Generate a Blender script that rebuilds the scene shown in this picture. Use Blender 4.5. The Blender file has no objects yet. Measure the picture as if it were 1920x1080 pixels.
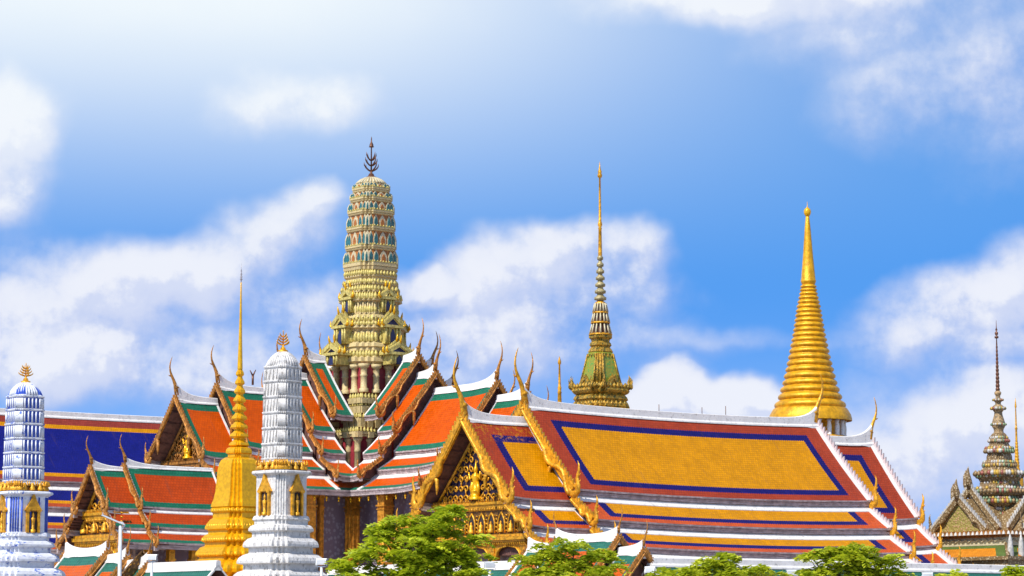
import bpy, math, random
from math import radians as R, sin, cos, pi, exp, sqrt, atan2
from mathutils import Vector, Matrix
random.seed(7)
sc = bpy.context.scene
# ------------------------------------------------------------------ camera
FPX = 5000.0
PITCH = math.atan(640/5000)
EYE = 1.6
cam_d = bpy.data.cameras.new('camera'); cam = bpy.data.objects.new('camera', cam_d)
sc.collection.objects.link(cam); sc.camera = cam
cam_d.sensor_width = 36.0; cam_d.lens = FPX/1920*36; cam_d.clip_start = 1; cam_d.clip_end = 20000
cam.location = (0, 0, EYE); cam.rotation_euler = (pi/2+PITCH, 0, 0)
def ray(px, py):
    a = (px-960)/FPX; b = (540-py)/FPX
    return Vector((a, cos(PITCH)-b*sin(PITCH), sin(PITCH)+b*cos(PITCH)))
def at(px, py, Y):
    r = ray(px, py); return Vector((0, 0, EYE)) + r*(Y/r.y)
# ------------------------------------------------------------------ sun and sky
SUN_EL, SUN_AZ = 49.0, 219.0      # azimuth measured clockwise from +Y (view direction)
sd = bpy.data.lights.new('sun', 'SUN'); sun = bpy.data.objects.new('sun', sd); sc.collection.objects.link(sun)
sd.energy = 5.0; sd.angle = R(0.5); sd.color = (1.0, 0.955, 0.88)
sv = Vector((sin(R(SUN_AZ))*cos(R(SUN_EL)), cos(R(SUN_AZ))*cos(R(SUN_EL)), sin(R(SUN_EL))))
sun.rotation_euler = sv.to_track_quat('Z', 'Y').to_euler(); sun.location = (0, 0, 200)
sc.view_settings.view_transform = 'Standard'; sc.view_settings.look = 'None'
sc.view_settings.exposure = 0.0; sc.view_settings.gamma = 1.0
w = bpy.data.worlds.new('World'); sc.world = w; w.use_nodes = True
nt = w.node_tree; nt.nodes.clear()
class G:
    """tiny node-graph helper"""
    def __init__(s, nt): s.nt = nt
    def n(s, typ, **kw):
        nd = s.nt.nodes.new(typ)
        for k, v in kw.items():
            setattr(nd, k, v)
        return nd
    def lk(s, a, b): s.nt.links.new(a, b)
    def put(s, sock, v):
        if hasattr(v, 'is_output'): s.lk(v, sock)
        else: sock.default_value = v
    def m(s, op, a, b=None, c=None, clamp=False):
        nd = s.n('ShaderNodeMath', operation=op); nd.use_clamp = clamp
        s.put(nd.inputs[0], a)
        if b is not None: s.put(nd.inputs[1], b)
        if c is not None: s.put(nd.inputs[2], c)
        return nd.outputs[0]
    def v(s, op, a, b=None, c=None):
        nd = s.n('ShaderNodeVectorMath', operation=op)
        s.put(nd.inputs[0], a)
        if b is not None: s.put(nd.inputs[1], b)
        if c is not None: s.put(nd.inputs[2], c)
        return nd.outputs['Value'] if op in ('LENGTH', 'DOT_PRODUCT') else nd.outputs[0]
    def mix(s, f, a, b, bt='MIX'):
        nd = s.n('ShaderNodeMix', data_type='RGBA', blend_type=bt)
        s.put(nd.inputs[0], f)
        s.put(nd.inputs[6], (*a, 1) if isinstance(a, tuple) and len(a) == 3 else a)
        s.put(nd.inputs[7], (*b, 1) if isinstance(b, tuple) and len(b) == 3 else b)
        return nd.outputs[2]
    def noise(s, vec, scale, detail=4, rough=.55, dim='3D'):
        nd = s.n('ShaderNodeTexNoise', noise_dimensions=dim)
        if vec is not None: s.lk(vec, nd.inputs['Vector'])
        nd.inputs['Scale'].default_value = scale; nd.inputs['Detail'].default_value = detail
        nd.inputs['Roughness'].default_value = rough
        return nd.outputs[0]
    def smooth(s, x, a, b, lo=0., hi=1.):
        nd = s.n('ShaderNodeMapRange', interpolation_type='SMOOTHSTEP')
        s.put(nd.inputs[0], x); nd.inputs[1].default_value = a; nd.inputs[2].default_value = b
        nd.inputs[3].default_value = lo; nd.inputs[4].default_value = hi
        return nd.outputs[0]
    def comb(s, x, y, z=0.):
        nd = s.n('ShaderNodeCombineXYZ'); s.put(nd.inputs[0], x); s.put(nd.inputs[1], y); s.put(nd.inputs[2], z)
        return nd.outputs[0]
    def sep(s, v):
        nd = s.n('ShaderNodeSeparateXYZ'); s.lk(v, nd.inputs[0]); return nd.outputs
g = G(nt)
tc = g.n('ShaderNodeTexCoord').outputs['Generated']
sx, sy, sz = g.sep(tc)[:3]
az = g.m('ARCTAN2', sx, sy); el = g.m('ARCSINE', sz)
P0 = g.comb(az, el)
sky = g.n('ShaderNodeTexSky', sky_type='NISHITA')
sky.sun_disc = False; sky.sun_elevation = R(SUN_EL); sky.sun_rotation = R(SUN_AZ)
sky.altitude = 0; sky.air_density = 1.0; sky.dust_density = 0.3; sky.ozone_density = 3.0
hi = g.v('NORMALIZE', g.comb(sx, sy, g.m('ADD', g.m('MULTIPLY', g.m('MAXIMUM', sz, 0.0), 1.5), 0.42)))
g.lk(hi, sky.inputs[0])
skyc = g.mix(1.0, sky.outputs[0], (0.92, 1.62, 2.0), 'MULTIPLY')
# (px, py, rx, ry, strength): where the clouds of the photograph hang, as directions in the sky
BL = [(540,185,120,45,.95),(455,210,90,40,.6),(650,190,70,40,.65),(420,15,520,60,.4),
 (20,225,85,60,1.35),(0,310,90,80,1.1),(30,385,60,50,.75),
 (260,530,150,55,1.25),(130,590,130,70,1.0),(360,505,90,45,1.0),(520,440,90,50,1.1),(575,378,75,32,1.0),
 (440,510,120,60,.8),(420,600,200,70,.6),(90,690,150,60,1.2),(0,600,90,110,.7),(250,670,180,60,.8),(60,480,90,30,.6),
 (790,530,60,28,1.2),(620,570,130,50,.8),(880,520,80,45,.95),(860,590,160,60,.7),(1010,480,110,48,1.1),
 (1110,450,110,38,1.0),(1195,500,70,65,.85),(1040,545,170,50,.8),(930,640,230,55,.6),
 (1262,728,62,42,1.7),(1205,752,55,28,1.4),(1345,752,80,36,1.5),(1425,768,70,30,1.4),(1300,775,150,30,1.4),
 (1320,640,230,28,.5),(1210,620,90,25,.4),
 (1830,545,120,45,1.05),(1730,590,110,45,.85),(1910,530,90,60,1.05),(1660,640,110,40,.6),(1840,640,180,60,.8),
 (1680,740,150,70,.5),(1870,770,120,55,1.15),(1790,830,170,60,1.0),(1700,900,220,70,.8),(1880,720,60,30,.8),
 (1390,0,240,36,1.25),(1600,10,190,80,.62),(1720,90,170,90,.55),(1800,180,210,90,.56),(1915,95,120,120,.62),(1650,200,130,70,.42),
 (1880,300,140,80,.36),(1500,80,150,60,.42),(720,700,330,70,.75),(420,730,200,60,.7),(1000,620,200,60,.7),(1560,900,200,90,.75),(1240,560,120,40,.4),(1500,420,60,40,.0)]
wn = g.n('ShaderNodeTexNoise', noise_dimensions='2D'); wn.inputs['Scale'].default_value = 34; wn.inputs['Detail'].default_value = 3
g.lk(P0, wn.inputs['Vector'])
warp = g.v('MULTIPLY', g.v('SUBTRACT', wn.outputs['Color'], (.5, .5, .5)), (.022, .014, 0))
def clouds(P):
    PW = g.v('ADD', P, warp)
    tot = None
    for (cx, cy, rx, ry, st) in BL:
        if st <= 0: continue
        d = ray(cx, cy).normalized(); rx *= 1.12; ry *= 1.18
        c = (atan2(d.x, d.y), math.asin(d.z), 0)
        q = g.v('MULTIPLY', g.v('SUBTRACT', PW, c), (FPX/rx/1.35, FPX/ry/1.35, 0))
        l = g.smooth(g.v('LENGTH', q), 0.0, 1.45, st, 0.0)
        tot = l if tot is None else g.m('MAXIMUM', g.m('ADD', g.m('MULTIPLY', tot, .78), g.m('MULTIPLY', l, .55)), g.m('MAXIMUM', tot, l))
    n1 = g.noise(P, 20, 5, .52, '2D')
    n2 = g.noise(P, 60, 5, .55, '2D')
    dn = g.m('ADD', g.m('MULTIPLY', g.m('SUBTRACT', n1, .5), 1.05), g.m('MULTIPLY', g.m('SUBTRACT', n2, .5), .62))
    dn = g.m('ADD', dn, g.m('MULTIPLY', g.m('SUBTRACT', g.noise(P, 170, 4, .6, '2D'), .5), .30))
    amp = g.smooth(tot, 0.25, 1.15, 0.22, 1.0)
    return g.m('ADD', tot, g.m('MULTIPLY', dn, amp))
dens = clouds(P0)
PS = g.v('ADD', P0, (-.0042, .0058, 0))
dens2 = clouds(PS)
cover = g.smooth(dens, .17, .98)
lit = g.smooth(g.m('SUBTRACT', dens, dens2), -.17, .17, 0.0, 1.0)
thick = g.smooth(dens, .35, 1.25)
topw = g.m('MULTIPLY', g.m('MULTIPLY', g.smooth(el, .115, .245), g.smooth(el, .60, .28)), g.m('MULTIPLY', g.smooth(az, .235, -.10), g.smooth(az, -1.2, -.4)))   # the sky is milky high up on the left
litc = g.m('ADD', g.m('MULTIPLY', lit, .5), g.m('MULTIPLY', thick, .5))
ccol = g.mix(litc, (.50, .59, .88), (.90, .915, .98))
ccol = g.mix(topw, ccol, (.93, .98, 1.0))
veil = g.m('ADD', g.m('MULTIPLY', topw, .97), g.smooth(el, .135, .03, .0, .5))
BG = g.n('ShaderNodeBackground'); BG.inputs[1].default_value = 0.15
skyb = g.mix(1.0, skyc, g.mix(g.smooth(el, .19, .10), g.mix(g.smooth(el, .26, .8), (1, 1, 1), (.56, .52, .54)), (.62, .84, .98)), 'MULTIPLY')
hz = g.mix(g.m('MULTIPLY', veil, 1.0, clamp=True), skyb, g.mix(topw, (3.4, 4.5, 6.5), (6.0, 6.45, 6.67)))
cl10 = g.mix(1.0, ccol, (6.67, 6.67, 6.67), 'MULTIPLY')
# unseen cloud added beside, above and behind the view to neutralise blue ambient light
away = g.m('MAXIMUM', g.smooth(g.m('ABSOLUTE', az), .24, .45), g.smooth(el, .30, .42))
oth = g.m('MULTIPLY', g.smooth(g.noise(tc, 2.6, 7, .6), .44, .60), away)
cover = g.m('MAXIMUM', g.m('MULTIPLY', cover, .93), g.m('MULTIPLY', oth, .85))
cl10 = g.mix(away, cl10, (4.6, 4.5, 4.6))
full = g.mix(cover, hz, cl10)
g.lk(full, BG.inputs[0])
wo = g.n('ShaderNodeOutputWorld'); g.lk(BG.outputs[0], wo.inputs[0])

# ------------------------------------------------------------------ materials
def newmat(name):
    m = bpy.data.materials.new(name); m.use_nodes = True
    return m, G(m.node_tree), m.node_tree.nodes['Principled BSDF']
def mat(name, col, rough=.6, metal=0., var=.25, scale=1.2, bump=.0, bscale=6, col2=None, c2=(.55, .7), c2scale=.8, coat=0., stretch=None, spec=.5):
    m, g, b = newmat(name)
    t = g.n('ShaderNodeTexCoord').outputs['Object']
    tv = g.v('MULTIPLY', t, stretch) if stretch else t
    n = g.noise(t, scale, 5, .6)
    c = g.mix(g.smooth(n, .3, .7), tuple(x*(1-var) for x in col), tuple(min(1, x*(1+var*.6)) for x in col))
    if col2:
        n2 = g.noise(tv, c2scale, 6, .7)
        c = g.mix(g.smooth(n2, *c2), c, col2)
    g.lk(c, b.inputs['Base Color'])
    b.inputs['Roughness'].default_value = rough; b.inputs['Metallic'].default_value = metal
    b.inputs['Specular IOR Level'].default_value = spec
    if coat: b.inputs['Coat Weight'].default_value = coat; b.inputs['Coat Roughness'].default_value = .15
    if bump:
        bn = g.n('ShaderNodeBump'); bn.inputs['Strength'].default_value = bump; bn.inputs['Distance'].default_value = .12
        g.lk(g.noise(t, bscale, 5, .65), bn.inputs['Height']); g.lk(bn.outputs[0], b.inputs['Normal'])
    return m
M = {}
def relief(name, ca, cb, scale, rough=.4, metal=.3, bump=1.0, dist=.12, thr=(.25, .5)):
    """carved relief: voronoi cells raised in colour ca over ground cb"""
    m, g, b = newmat(name)
    t = g.n('ShaderNodeTexCoord').outputs['Object']
    vo = g.n('ShaderNodeTexVoronoi'); vo.inputs['Scale'].default_value = scale; g.lk(t, vo.inputs['Vector'])
    d = g.m('ADD', vo.outputs['Distance'], g.m('MULTIPLY', g.noise(t, scale*1.7, 3), .25))
    f = g.smooth(d, thr[0]+.1, thr[1]+.1)
    g.lk(g.mix(f, ca, cb), b.inputs['Base Color'])
    b.inputs['Roughness'].default_value = rough; b.inputs['Metallic'].default_value = metal
    bn = g.n('ShaderNodeBump'); bn.inputs['Strength'].default_value = bump; bn.inputs['Distance'].default_value = dist
    bn.invert = True
    g.lk(d, bn.inputs['Height']); g.lk(bn.outputs[0], b.inputs['Normal'])
    return m
M['white'] = mat('white_plaster', (.82, .79, .75), .65, var=.1, scale=.7, col2=(.36, .34, .32), c2=(.53, .74), c2scale=2.4, bump=.2, bscale=3)
M['prang_white'] = mat('weathered_white_plaster', (.70, .675, .65), .7, var=.16, scale=1.5, bump=.6, bscale=9, col2=(.14, .125, .11), c2=(.50, .72), c2scale=3.4, stretch=(1, 1, .45))
M['gold'] = mat('gilded_carving', (.78, .37, .018), .38, .35, var=.45, scale=2.2, bump=.5, bscale=6)
M['gold_dark'] = mat('aged_gilding', (.42, .17, .028), .42, .25, var=.6, scale=2.5, bump=.7, bscale=7)
M['gold_bright'] = mat('bright_gold_mosaic', (.90, .46, .006), .26, .35, var=.2, scale=3, bump=.15, bscale=14)
M['gold_chedi'] = mat('golden_mosaic', (.82, .40, .006), .33, .3, var=.3, scale=1.1, bump=.5, bscale=9, col2=(.40, .17, .01), c2=(.58, .8), c2scale=1.4, stretch=(1, 1, .3))
M['wood'] = mat('dark_red_brown_wood', (.15, .065, .05), .7, var=.4, scale=2, bump=.2)
M['fascia'] = mat('weathered_purple_grey_boards', (.52, .42, .41), .75, var=.35, scale=1.2, stretch=(.1, 1, 6), col2=(.1, .075, .085), c2=(.5, .62), c2scale=3)
M['pale'] = mat('pale_pink_plaster', (.60, .50, .50), .7, var=.15, scale=2)
M['cream'] = mat('cream_glazed_tile', (.64, .50, .24), .5, var=.25, scale=2.5, bump=.4, bscale=9, col2=(.36, .28, .12), c2=(.55, .7), c2scale=2.5)
M['cream_lt'] = mat('pale_cream_glaze', (.60, .52, .33), .5, var=.2, scale=3, bump=.3, bscale=10)
M['creamgold'] = mat('yellow_cream_gilding', (.62, .50, .14), .42, .1, var=.4, scale=2.5, bump=.5, bscale=9)
M['teal'] = mat('teal_glass_mosaic', (.03, .15, .16), .25, var=.5, scale=4)
M['orange'] = mat('orange_mosaic', (.42, .14, .02), .4, var=.5, scale=4)
M['redwall'] = mat('crimson_mosaic', (.32, .03, .045), .5, var=.3, scale=2)
M['greenmosaic'] = relief('green_mosaic', (.13, .33, .05), (.30, .30, .03), 2.2, .3, .1, .6, .08)
M['lavender'] = relief('lavender_patterned_tile', (.30, .27, .33), (.20, .15, .20), 1.6, .6, 0, .3, .05)
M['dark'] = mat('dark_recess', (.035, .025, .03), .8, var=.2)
M['blueglass'] = mat('dark_blue_glass', (.02, .025, .10), .35, var=.3, scale=3)
M['bluetile'] = mat('cobalt_and_white_mosaic', (.74, .76, .82), .5, var=.1, scale=2, col2=(.05, .13, .55), c2=(.58, .64), c2scale=1.9, bump=.2)
M['blue'] = mat('cobalt_mosaic', (.04, .10, .50), .4, var=.3, scale=3)
M['bronze'] = mat('dark_bronze', (.16, .065, .035), .45, .4, var=.4, scale=3)
M['steel'] = mat('painted_metal', (.62, .64, .66), .4, .1, var=.1)
M['lens'] = mat('lamp_glass', (.5, .52, .55), .15, .2, var=.1)
M['window'] = mat('window_timber', (.28, .10, .03), .5, var=.3)
M['porcelain'] = relief('porcelain_mosaic', (.54, .43, .26), (.22, .14, .06), 2.6, .4, 0, 1.0, .12, (.2, .45))
M['porc_flower'] = relief('pink_flower_mosaic', (.58, .30, .20), (.34, .28, .08), 3.0, .4, 0, 1.0, .12, (.2, .42))
M['pg'] = mat('green_porcelain', (.22, .32, .18), .4, var=.5, scale=3)
M['pw'] = mat('white_porcelain', (.55, .52, .47), .4, var=.3, scale=3)
M['pr'] = mat('red_porcelain', (.33, .10, .07), .4, var=.5, scale=3)
M['py'] = mat('yellow_porcelain', (.60, .38, .05), .4, var=.4, scale=3)
M['trunk'] = mat('tree_bark', (.10, .075, .055), .9, var=.4, scale=4, bump=.5)
M['bronzegold'] = mat('brown_gilded_board', (.50, .21, .035), .4, .3, var=.55, scale=2.5, bump=.8, bscale=6)
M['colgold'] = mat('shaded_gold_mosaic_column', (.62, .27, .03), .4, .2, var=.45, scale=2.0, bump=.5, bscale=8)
M['bluewhite'] = mat('weathered_white_and_blue_mosaic', (.70, .71, .76), .6, var=.15, scale=2, bump=.3, col2=(.08, .16, .50), c2=(.54, .62), c2scale=1.3, stretch=(1, 1, 2.4))
M['bronze_pale'] = mat('silvered_crown', (.45, .40, .40), .4, .4, var=.3, scale=4)
M['olivegold'] = mat('olive_gold_mosaic', (.56, .32, .035), .38, .3, var=.55, scale=2.5, bump=.8, bscale=7, col2=(.10, .12, .03), c2=(.5, .6), c2scale=2.2)
M['creamdk'] = mat('bronze_cream_rings', (.42, .34, .16), .45, .1, var=.5, scale=3)
M['warmbrown'] = mat('warm_brown_porcelain', (.42, .27, .12), .45, var=.5, scale=3, col2=(.12, .10, .06), c2=(.5, .6), c2scale=2.5, bump=.8)
M['ground'] = mat('paving_ground', (.30, .28, .25), .85, var=.2, scale=.3)
M['pedi'] = relief('carved_gilt_pediment', (.62, .32, .02), (.02, .015, .05), 1.9, .4, .3, 1.0, .2, (.22, .42))
M['pedi_dark'] = relief('dark_carved_gilt_pediment', (.50, .24, .03), (.14, .07, .02), 2.4, .45, .3, 1.0, .15, (.22, .45))

def tile_mat(name, field, mid, outer, side, top, bot, stain=None, zig=.16):
    """glazed roof tiles: coloured field, middle band and outer band; widths in metres for the side, top and bottom edges"""
    m, g, b = newmat(name)
    def uv(n): nd = g.n('ShaderNodeUVMap', uv_map=n); return g.sep(nd.outputs[0])
    T = uv('tile'); E = uv('ends'); V = uv('rise')
    s, v = T[0], T[1]
    TS = .42
    row = g.m('FLOOR', g.m('DIVIDE', v, TS))
    off = g.m('MULTIPLY', g.m('MODULO', row, 2.0), .5)
    colx = g.m('ADD', g.m('DIVIDE', s, TS), off)
    fx = g.m('FRACT', g.m('ADD', colx, 5000.0)); fv = g.m('FRACT', g.m('DIVIDE', v, TS))
    tri = g.m('ABSOLUTE', g.m('SUBTRACT', fx, .5))
    trv = g.m('ABSOLUTE', g.m('SUBTRACT', fv, .5))
    zs = g.m('MULTIPLY', g.m('SUBTRACT', tri, .25), zig*2); zv = g.m('MULTIPLY', g.m('SUBTRACT', trv, .25), zig*2)
    d0 = g.m('ADD', E[0], zv); d1 = g.m('ADD', E[1], zv); d2 = g.m('ADD', V[0], zs); d3 = g.m('ADD', V[1], zs)
    def inside(k):
        r = None
        for d, w_ in ((d0, side), (d1, side), (d2, top), (d3, bot)):
            q = g.m('GREATER_THAN', d, sum(w_[:k+1]))
            r = q if r is None else g.m('MULTIPLY', r, q)
        return r
    rnd = g.n('ShaderNodeTexWhiteNoise', noise_dimensions='2D')
    g.lk(g.comb(g.m('FLOOR', colx), row), rnd.inputs['Vector'])
    c = g.mix(inside(0), outer, mid); c = g.mix(inside(1), c, field)
    br = g.m('MULTIPLY_ADD', rnd.outputs[0], .18, .88)
    c = g.mix(1.0, c, g.comb(br, br, br), 'MULTIPLY')
    odd = g.m('GREATER_THAN', rnd.outputs[0], .965); c = g.mix(g.m('MULTIPLY', odd, .16), c, (0, 0, 0))
    big = g.noise(g.comb(s, v), .35, 5, .65, '2D'); bf = g.smooth(big, .3, .7, .92, 1.06)
    c = g.mix(1.0, c, g.comb(bf, bf, bf), 'MULTIPLY')
    streak = g.noise(g.comb(g.m('MULTIPLY', s, 1.4), g.m('MULTIPLY', v, .12)), 1.0, 5, .6, '2D')
    c = g.mix(g.smooth(streak, .60, .80, 0, .28), c, (.12, .07, .05))
    gap = g.m('MULTIPLY', g.smooth(fv, .0, .25, .60, 1.0), g.smooth(tri, .5, .34, .74, 1.0))
    c = g.mix(1.0, c, g.comb(gap, gap, gap), 'MULTIPLY')
    if stain:
        sn = g.noise(g.comb(s, v), 1.5, 6, .7, '2D')
        f = g.m('MULTIPLY', g.smooth(sn, .52, .6), g.smooth(V[0], 5.0, 1.5, 0, 1))
        c = g.mix(f, c, stain)
    g.lk(c, b.inputs['Base Color'])
    g.lk(g.m('MULTIPLY_ADD', rnd.outputs[0], .3, .28), b.inputs['Roughness']); b.inputs['Specular IOR Level'].default_value = .16
    h = g.m('ADD', fv, g.m('MULTIPLY', g.m('SUBTRACT', .5, tri), .9))
    bn = g.n('ShaderNodeBump'); bn.inputs['Strength'].default_value = .55; bn.inputs['Distance'].default_value = .07
    g.lk(h, bn.inputs['Height']); g.lk(bn.outputs[0], b.inputs['Normal'])
    return m
YEL = (.68, .275, .001); BLU = (.012, .010, .13); RED = (.38, .050, .018); ORG = (.64, .085, .001); ORR = (.50, .060, .015)
GRN = (.015, .15, .085); DKR = (.50, .060, .006)
N0 = (-9, 0)
TM = {
 'ubo': tile_mat('yellow_tiles_blue_and_red_border', YEL, BLU, RED, (3.4, 1.25), (2.3, 1.15), (1.15, 1.05)),
 'ubo_lo': tile_mat('lower_yellow_tiles_blue_and_red_border', YEL, BLU, (.58, .09, .018), (3.5, 1.4), N0, (1.0, .95)),
 'ubo_f': tile_mat('front_yellow_tiles_blue_and_red_border', YEL, BLU, RED, (3.4, 1.25), (2.6, 1.2), (1.5, 1.1), stain=(.45, .16, .01)),
 'grn': tile_mat('orange_tiles_green_border', ORG, ORG, GRN, (1.15, 0), (1.75, 0), (1.1, 0), zig=.08),
 'grn_lo': tile_mat('lower_orange_tiles_green_edge', ORG, ORG, GRN, (-9, 0), N0, (.95, 0), zig=.08),
 'grn_s': tile_mat('small_orange_tiles_green_border', DKR, DKR, GRN, (.9, 0), (1.25, 0), (.85, 0), zig=.08),
 'grn_slo': tile_mat('small_lower_orange_tiles_green_edge', DKR, DKR, GRN, (-9, 0), N0, (.75, 0), zig=.08),
 'hall': tile_mat('deep_blue_tiles_yellow_and_red_border', (.008, .012, .19), YEL, (.30, .045, .03), (2.5, 1), (2.2, .95), (1.2, .9), zig=.05),
 'hall_lo': tile_mat('lower_deep_blue_tiles_yellow_edge', (.008, .012, .17), YEL, (.48, .075, .02), (2.5, 1), N0, (1.0, .85), zig=.05),
 'belf': tile_mat('orange_tiles_olive_border', (.62, .22, .015), (.62, .22, .015), (.10, .15, .035), (2.2, 0), (.8, 0), N0, zig=.05),
 'gal': tile_mat('gallery_orange_tiles_teal_border', (.60, .10, .01), (.60, .10, .01), (.03, .15, .11), (.9, 0), (1.9, 0), (.6, 0), zig=.08),
}
# ------------------------------------------------------------------ mesh builder
class MB:
    def __init__(s): s.v = []; s.f = []; s.mi = []; s.uv = {}; s.sm = []
    def add(s, vs, fs, mi=0, smooth=False):
        o = len(s.v); s.v += [tuple(p) for p in vs]
        for f in fs: s.f.append(tuple(i+o for i in f)); s.mi.append(mi); s.sm.append(smooth)
        return o
    def box(s, c, d, mi=0, tf=None, taper=1.0):
        x, y, z = d[0]/2, d[1]/2, d[2]/2
        vs = [(c[0]+a*x*(taper if e > 0 else 1), c[1]+b*y*(taper if e > 0 else 1), c[2]+e*z) for a, b, e in
              ((-1,-1,-1),(1,-1,-1),(1,1,-1),(-1,1,-1),(-1,-1,1),(1,-1,1),(1,1,1),(-1,1,1))]
        if tf: vs = [tf(p) for p in vs]
        s.add(vs, [(0,3,2,1),(4,5,6,7),(0,1,5,4),(1,2,6,5),(2,3,7,6),(3,0,4,7)], mi)
    def tube(s, path, rad, seg=7, mi=0, tf=None, flat=1.0, up=Vector((0, 0, 1))):
        """swept tube; flat scales the section sideways"""
        P = [Vector(p) for p in path]; n = len(P); rings = []
        prev = None
        for i, p in enumerate(P):
            t = (P[min(i+1, n-1)]-P[max(i-1, 0)]).normalized()
            if prev is None:
                a = Vector((0, 1, 0)) if abs(t.y) < .9 else Vector((1, 0, 0))
                prev = (a - t*a.dot(t)).normalized()
            else: prev = (prev - t*prev.dot(t)).normalized()
            b = t.cross(prev)
            r = rad[i] if hasattr(rad, '__len__') else rad
            rings.append([p + prev*(cos(2*pi*k/seg)*r*flat) + b*(sin(2*pi*k/seg)*r) for k in range(seg)])
        vs = [q for rg in rings for q in rg]
        if tf: vs = [tf(q) for q in vs]
        fs = [(i*seg+k, i*seg+(k+1) % seg, (i+1)*seg+(k+1) % seg, (i+1)*seg+k) for i in range(n-1) for k in range(seg)]
        fs.append(tuple(range(seg-1, -1, -1))); fs.append(tuple((n-1)*seg+k for k in range(seg)))
        s.add(vs, fs, mi, True)
    def loft(s, prof, plan, mi=0, smooth=False, c=(0, 0), cap=True, mats=None):
        """prof: (z, r) bottom to top or top to bottom; plan: unit polygon (ccw)"""
        if prof[0][0] > prof[-1][0]: prof = prof[::-1]; mats = mats[::-1] if mats else None
        n = len(plan); vs = []
        for z, r in prof: vs += [(c[0]+x*r, c[1]+y*r, z) for x, y in plan]
        o = len(s.v); s.v += vs
        for i in range(len(prof)-1):
            m_ = mats[i] if mats else mi
            for k in range(n):
                s.f.append((o+i*n+k, o+i*n+(k+1) % n, o+(i+1)*n+(k+1) % n, o+(i+1)*n+k)); s.mi.append(m_); s.sm.append(smooth)
        if cap:
            s.f.append(tuple(o+(len(prof)-1)*n+k for k in range(n))); s.mi.append(mi); s.sm.append(False)
    def prism(s, poly, depth, mi=0, tf=None):
        """poly in (x,z), extruded along y from 0 to depth"""
        n = len(poly)
        vs = [(x, 0, z) for x, z in poly]+[(x, depth, z) for x, z in poly]
        if tf: vs = [tf(p) for p in vs]
        s.add(vs, [tuple(range(n)), tuple(range(2*n-1, n-1, -1))]+[(k, n+k, n+(k+1) % n, (k+1) % n) for k in range(n)], mi)
    def grid(s, pts, mi=0, uvs=None, flip=False, smooth=False):
        """pts[i][j]; uvs: dict name -> [i][j]"""
        ni, nj = len(pts), len(pts[0]); o = len(s.v)
        s.v += [tuple(p) for r in pts for p in r]
        for i in range(ni-1):
            for j in range(nj-1):
                f = [(i, j), (i+1, j), (i+1, j+1), (i, j+1)]
                if flip: f = f[::-1]
                s.f.append(tuple(o+a*nj+b for a, b in f)); s.mi.append(mi); s.sm.append(smooth)
                if uvs:
                    for nme, u in uvs.items():
                        s.uv.setdefault(nme, {})[len(s.f)-1] = [u[a][b] for a, b in f]
    def build(s, name, mats, parent=None):
        if not s.v: return None
        me = bpy.data.meshes.new(name); me.from_pydata(s.v, [], s.f); me.update()
        for m_ in (mats if isinstance(mats, (list, tuple)) else [mats]): me.materials.append(M[m_] if isinstance(m_, str) else m_)
        me.polygons.foreach_set('material_index', s.mi); me.polygons.foreach_set('use_smooth', s.sm)
        for nme, d in s.uv.items():
            L = me.uv_layers.new(name=nme)
            for fi, vals in d.items():
                p = me.polygons[fi]
                for q, li in enumerate(p.loop_indices): L.data[li].uv = vals[q]
        o = bpy.data.objects.new(name, me); sc.collection.objects.link(o)
        if parent: o.parent = parent
        return o
def tag(o, label=None, cat=None, group=None, kind=None):
    if label: o['label'] = label
    if cat: o['category'] = cat
    if group: o['group'] = group
    if kind: o['kind'] = kind
    return o
def thing(name, loc, rz, label, cat, group=None):
    o = bpy.data.objects.new(name, None); sc.collection.objects.link(o)
    o.location = (loc[0], loc[1], 0) if len(loc) < 3 else loc; o.rotation_euler = (0, 0, rz)
    o.empty_display_size = .5
    return tag(o, label, cat, group)
def dup(o, parent, loc=None, rot=None):
    c = o.copy(); sc.collection.objects.link(c); c.parent = parent
    if loc is not None: c.location = loc
    if rot is not None: c.rotation_euler = rot
    return c
def spin(ang, ox=0., oy=0.):
    ca, sa = cos(ang), sin(ang)
    return lambda p: (ox+p[0]*ca-p[1]*sa, oy+p[0]*sa+p[1]*ca, p[2])
def circle(n, ph=0.): return [(cos(2*pi*k/n+ph), sin(2*pi*k/n+ph)) for k in range(n)]
def redent(steps=3, d=.12):
    """square plan with stepped corners; half-side 1 at the face centres"""
    q = [(1, -1+steps*d)]
    pts = []
    for i in range(steps):
        a = 1-i*d
        pts.append((a, 1-(steps-i)*d)); pts.append((1-(i+1)*d, 1-(steps-i)*d))
    pts.append((1-steps*d, 1))
    # pts runs from the +x face to the +y face through the corner
    out = []
    for k in range(4):
        ca, sa = round(cos(k*pi/2)), round(sin(k*pi/2))
        out += [(x*ca-y*sa, x*sa+y*ca) for x, y in pts]
    res = []
    for p in out:
        if not res or (abs(p[0]-res[-1][0])+abs(p[1]-res[-1][1])) > 1e-6: res.append(p)
    return res
AL = R(37.6)
def ext(plan, rz):
    return max(abs(x*cos(rz)-y*sin(rz)) for x, y in plan)
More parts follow.
